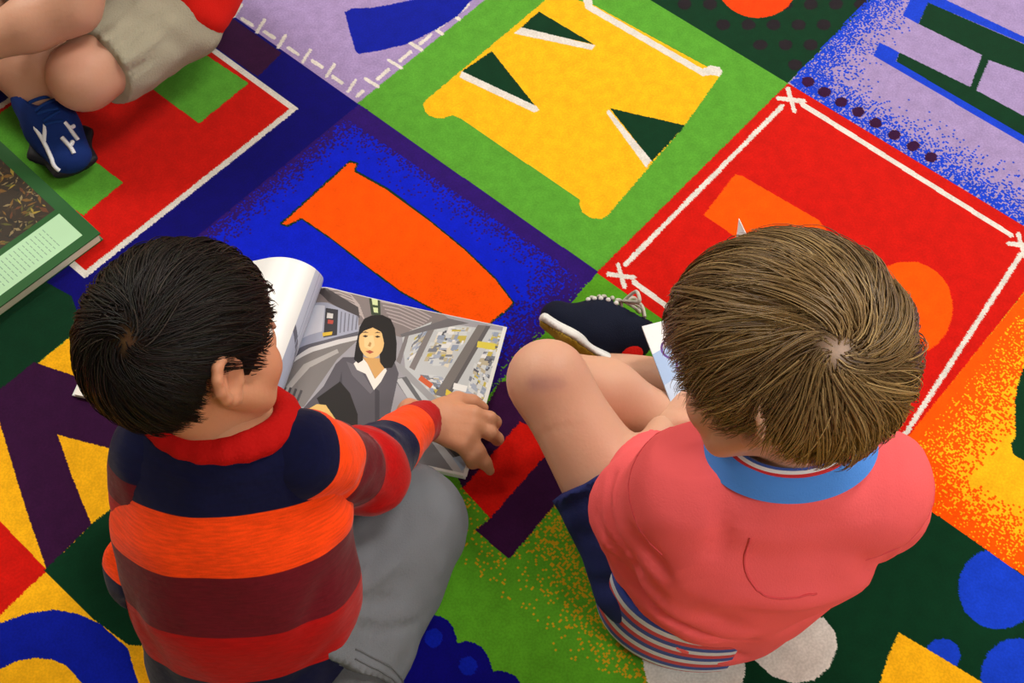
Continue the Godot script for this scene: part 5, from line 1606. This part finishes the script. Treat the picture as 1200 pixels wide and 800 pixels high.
const PAGE_PRINT := [
	[128, 120, 122, -134, 8, 166, -36, 446, -20, 501, 15, 352, 140, 200, 123, 1, 332, -93, 248],
	[176, 166, 166, 24, 12, 26, 17, 74, 3, 72, -2],
	[176, 166, 166, 73, -2, 73, 3, 127, 11, 127, 6],
	[176, 166, 166, 128, 6, 126, 10, 171, 48, 173, 44],
	[176, 166, 166, 37, 23, 38, 28, 86, 15, 85, 10],
	[176, 166, 166, 86, 10, 86, 15, 138, 24, 138, 19],
	[176, 166, 166, 139, 19, 136, 23, 177, 58, 180, 54],
	[176, 166, 166, 49, 34, 51, 39, 99, 28, 98, 22],
	[176, 166, 166, 98, 22, 98, 28, 148, 37, 148, 31],
	[176, 166, 166, 149, 32, 147, 36, 183, 68, 186, 64],
	[176, 166, 166, 62, 45, 63, 50, 112, 40, 110, 35],
	[176, 166, 166, 111, 35, 111, 40, 159, 49, 159, 44],
	[176, 166, 166, 160, 45, 157, 49, 190, 77, 192, 73],
	[176, 166, 166, 74, 56, 75, 61, 125, 52, 123, 47],
	[176, 166, 166, 124, 47, 124, 52, 169, 62, 169, 57],
	[176, 166, 166, 170, 58, 168, 62, 196, 87, 198, 83],
	[176, 166, 166, 87, 67, 88, 72, 137, 65, 136, 59],
	[176, 166, 166, 137, 59, 136, 65, 179, 75, 180, 70],
	[176, 166, 166, 181, 70, 178, 74, 202, 96, 204, 92],
	[176, 166, 166, 99, 78, 100, 83, 150, 77, 149, 72],
	[176, 166, 166, 149, 72, 149, 77, 190, 88, 190, 82],
	[176, 166, 166, 191, 83, 189, 87, 208, 106, 210, 102],
	[172, 162, 166, 232, -10, 232, -5, 300, -10, 299, -15],
	[172, 162, 166, 300, -15, 299, -10, 373, 7, 373, 2],
	[172, 162, 166, 373, 2, 372, 7, 440, 28, 441, 23],
	[172, 162, 166, 242, 4, 243, 10, 308, 7, 307, 1],
	[172, 162, 166, 308, 1, 307, 7, 374, 22, 375, 17],
	[172, 162, 166, 375, 17, 374, 22, 434, 40, 435, 34],
	[172, 162, 166, 253, 18, 254, 24, 315, 23, 315, 17],
	[172, 162, 166, 315, 18, 315, 23, 376, 37, 376, 32],
	[172, 162, 166, 376, 32, 376, 37, 428, 51, 429, 46],
	[172, 162, 166, 264, 33, 265, 38, 323, 39, 323, 34],
	[172, 162, 166, 323, 34, 323, 39, 377, 52, 378, 47],
	[172, 162, 166, 378, 47, 377, 52, 422, 62, 422, 57],
	[172, 162, 166, 275, 47, 275, 52, 331, 55, 330, 50],
	[172, 162, 166, 331, 50, 330, 55, 379, 67, 379, 62],
	[172, 162, 166, 379, 61, 379, 67, 416, 73, 416, 68],
	[172, 162, 166, 286, 61, 286, 66, 338, 71, 338, 66],
	[172, 162, 166, 338, 66, 338, 71, 380, 81, 381, 76],
	[172, 162, 166, 381, 76, 381, 81, 410, 84, 410, 79],
	[172, 162, 166, 296, 75, 296, 80, 346, 87, 346, 82],
	[172, 162, 166, 346, 82, 346, 87, 382, 96, 382, 91],
	[172, 162, 166, 382, 91, 383, 96, 404, 95, 403, 90],
	[70, 66, 70, -1, 18, 27, 2, 169, 54, 187, 98, 158, 98, 56, 61],
	[52, 66, 52, 189, -14, 231, -18, 259, 70, 224, 73],
	[205, 222, 170, 203, -3, 226, -6, 246, 59, 230, 60],
	[60, 80, 50, 213, 29, 237, 27, 240, 37, 217, 40],
	[158, 164, 186, -14, 77, 58, 67, 180, 93, 203, 176, -4, 313, -16, 202],
	[196, 200, 214, 0, 85, 51, 83, 73, 194, 11, 236],
	[52, 52, 60, 56, 91, 102, 86, 129, 194, 85, 218],
	[206, 206, 206, 68, 110, 90, 108, 94, 129, 72, 133],
	[176, 70, 60, 79, 138, 99, 136, 101, 152, 82, 156],
	[214, 180, 60, 76, 199, 109, 183, 111, 198, 81, 214],
	[110, 112, 128, 118, 90, 114, 91, 135, 182, 139, 181],
	[110, 112, 128, 133, 91, 129, 91, 147, 174, 152, 174],
	[110, 112, 128, 148, 91, 144, 92, 160, 167, 164, 167],
	[110, 112, 128, 163, 92, 159, 92, 173, 160, 177, 160],
	[110, 112, 128, 178, 92, 174, 93, 185, 153, 190, 152],
	[92, 92, 104, -10, 295, 198, 157, 203, 176, 1, 329],
	[205, 205, 208, 203, 174, 135, 213, 51, 273, -7, 341, -7, 360, 66, 287, 150, 227, 208, 191],
	[120, 117, 118, 208, 191, 150, 227, 66, 287, -7, 360, -54, 577, 102, 515, 158, 294],
	[168, 166, 166, 146, 251, 51, 346, -1, 501, 20, 499, 75, 354, 156, 265],
	[70, 68, 74, -2, 452, -10, 451, -7, 583, 2, 584],
	[70, 68, 74, 19, 452, 10, 451, 12, 579, 20, 580],
	[70, 68, 74, 39, 452, 30, 451, 30, 574, 39, 576],
	[70, 68, 74, 59, 453, 50, 451, 48, 570, 57, 571],
	[70, 68, 74, 79, 453, 70, 452, 67, 565, 75, 567],
	[205, 205, 200, -115, 592, -67, 536, -26, 545, -48, 595],
	[60, 60, 62, -89, 605, -29, 552, -3, 615, -51, 652],
	[186, 192, 198, 354, 126, 450, 41, 584, 32, 710, 20, 729, 646, 419, 310],
	[214, 208, 190, 479, 89, 551, 58, 552, 225, 469, 206],
	[60, 62, 66, 487, 104, 488, 111, 537, 110, 536, 103],
	[60, 62, 66, 491, 120, 491, 126, 534, 126, 534, 120],
	[60, 62, 66, 495, 135, 495, 141, 531, 143, 531, 137],
	[60, 62, 66, 499, 150, 499, 156, 529, 160, 529, 154]
]

const PAGE_WINDOWS := [
	[399, 129, 454, 54, 446, 244, 399, 236],
	[472, 59, 600, 29, 555, 238, 453, 229],
	[673, 29, 711, 26, 715, 212, 646, 203],
	[640, 178, 715, 212, 718, 392, 629, 362],
	[454, 275, 561, 262, 624, 363, 520, 363]
]

const PAGE_FRONT := [
	[112, 108, 108, 614, 16, 649, 11, 572, 350, 533, 347],
	[88, 86, 90, 644, 12, 660, 11, 584, 354, 570, 351],
	[122, 118, 120, 448, 32, 469, 33, 438, 266, 416, 258],
	[120, 116, 120, 368, 116, 380, 113, 382, 253, 364, 244],
	[104, 102, 108, 501, 15, 580, 17, 449, 83, 357, 139, 348, 128],
	[150, 152, 158, 362, 265, 387, 252, 686, 462, 694, 497],
	[96, 98, 104, 377, 320, 416, 298, 680, 574, 640, 583],
	[184, 188, 194, 382, 319, 402, 309, 542, 447, 513, 460],
	[176, 180, 186, 562, 529, 588, 523, 714, 626, 695, 654],
	[60, 60, 62, 595, 521, 666, 516, 728, 550, 716, 613],
	[150, 170, 195, 655, 580, 688, 560, 716, 589, 698, 624],
	[120, 122, 128, 375, 474, 562, 529, 695, 654, 521, 696],
	[200, 90, 50, 466, 279, 517, 306, 511, 326, 460, 300],
	[214, 190, 60, 568, 313, 605, 330, 604, 349, 569, 338],
	[210, 196, 70, 630, 86, 696, 81, 697, 111, 631, 113],
	[228, 230, 232, 588, 282, 638, 283, 638, 309, 589, 308],
	[84, 82, 92, 223, 265, 176, 279, 159, 314, 144, 415, 112, 493, 94, 542, 119, 586, 181, 558, 223, 460, 300, 555, 330, 585, 391, 533, 401, 468, 392, 355, 386, 292, 357, 246, 313, 246],
	[66, 64, 74, 188, 339, 228, 459, 195, 530, 171, 523, 194, 416],
	[104, 102, 112, 192, 293, 239, 301, 318, 386, 311, 401, 228, 343],
	[62, 60, 70, 320, 373, 339, 381, 378, 524, 366, 539],
	[28, 26, 28, 135, 469, 194, 380, 241, 417, 291, 494, 311, 564, 239, 569, 176, 522],
	[24, 22, 24, 261, 552, 291, 544, 310, 620, 288, 619],
	[150, 146, 134, 302, 564, 389, 526, 384, 584, 309, 624],
	[222, 186, 112, 122, 516, 142, 492, 173, 487, 230, 540, 267, 600, 256, 609, 207, 571, 159, 551],
	[190, 150, 86, 152, 528, 201, 554, 249, 604, 239, 607, 190, 569],
	[228, 226, 222, 220, 295, 237, 256, 267, 281, 310, 336, 333, 278, 342, 292, 334, 343, 319, 383, 273, 325, 238, 317],
	[206, 160, 98, 244, 260, 313, 246, 333, 281, 311, 336, 269, 283],
	[22, 19, 22, 198, 137, 204, 97, 226, 75, 263, 63, 297, 72, 322, 107, 346, 169, 362, 238, 356, 275, 332, 285, 309, 264, 288, 196, 235, 168, 233, 209, 248, 272, 235, 289, 216, 277, 206, 216],
	[230, 190, 128, 301, 177, 304, 196, 304, 215, 299, 232, 292, 245, 281, 253, 269, 256, 255, 254, 242, 246, 229, 233, 219, 217, 212, 198, 208, 179, 208, 160, 213, 143, 220, 130, 231, 121, 244, 118, 257, 121, 271, 129, 283, 142, 294, 158],
	[238, 204, 148, 224, 171, 255, 158, 272, 200, 261, 223, 237, 215],
	[22, 19, 22, 205, 176, 200, 133, 229, 105, 271, 102, 297, 140, 301, 179, 281, 137, 244, 126, 218, 148],
	[50, 34, 28, 218, 173, 227, 165, 239, 167, 230, 175],
	[70, 48, 36, 212, 159, 223, 150, 237, 152, 224, 155],
	[50, 34, 28, 261, 162, 270, 155, 282, 157, 272, 165],
	[70, 48, 36, 255, 149, 265, 139, 280, 141, 267, 144],
	[186, 140, 84, 250, 189, 258, 193, 258, 209, 248, 208],
	[170, 76, 60, 246, 233, 260, 224, 276, 227, 264, 239]
]
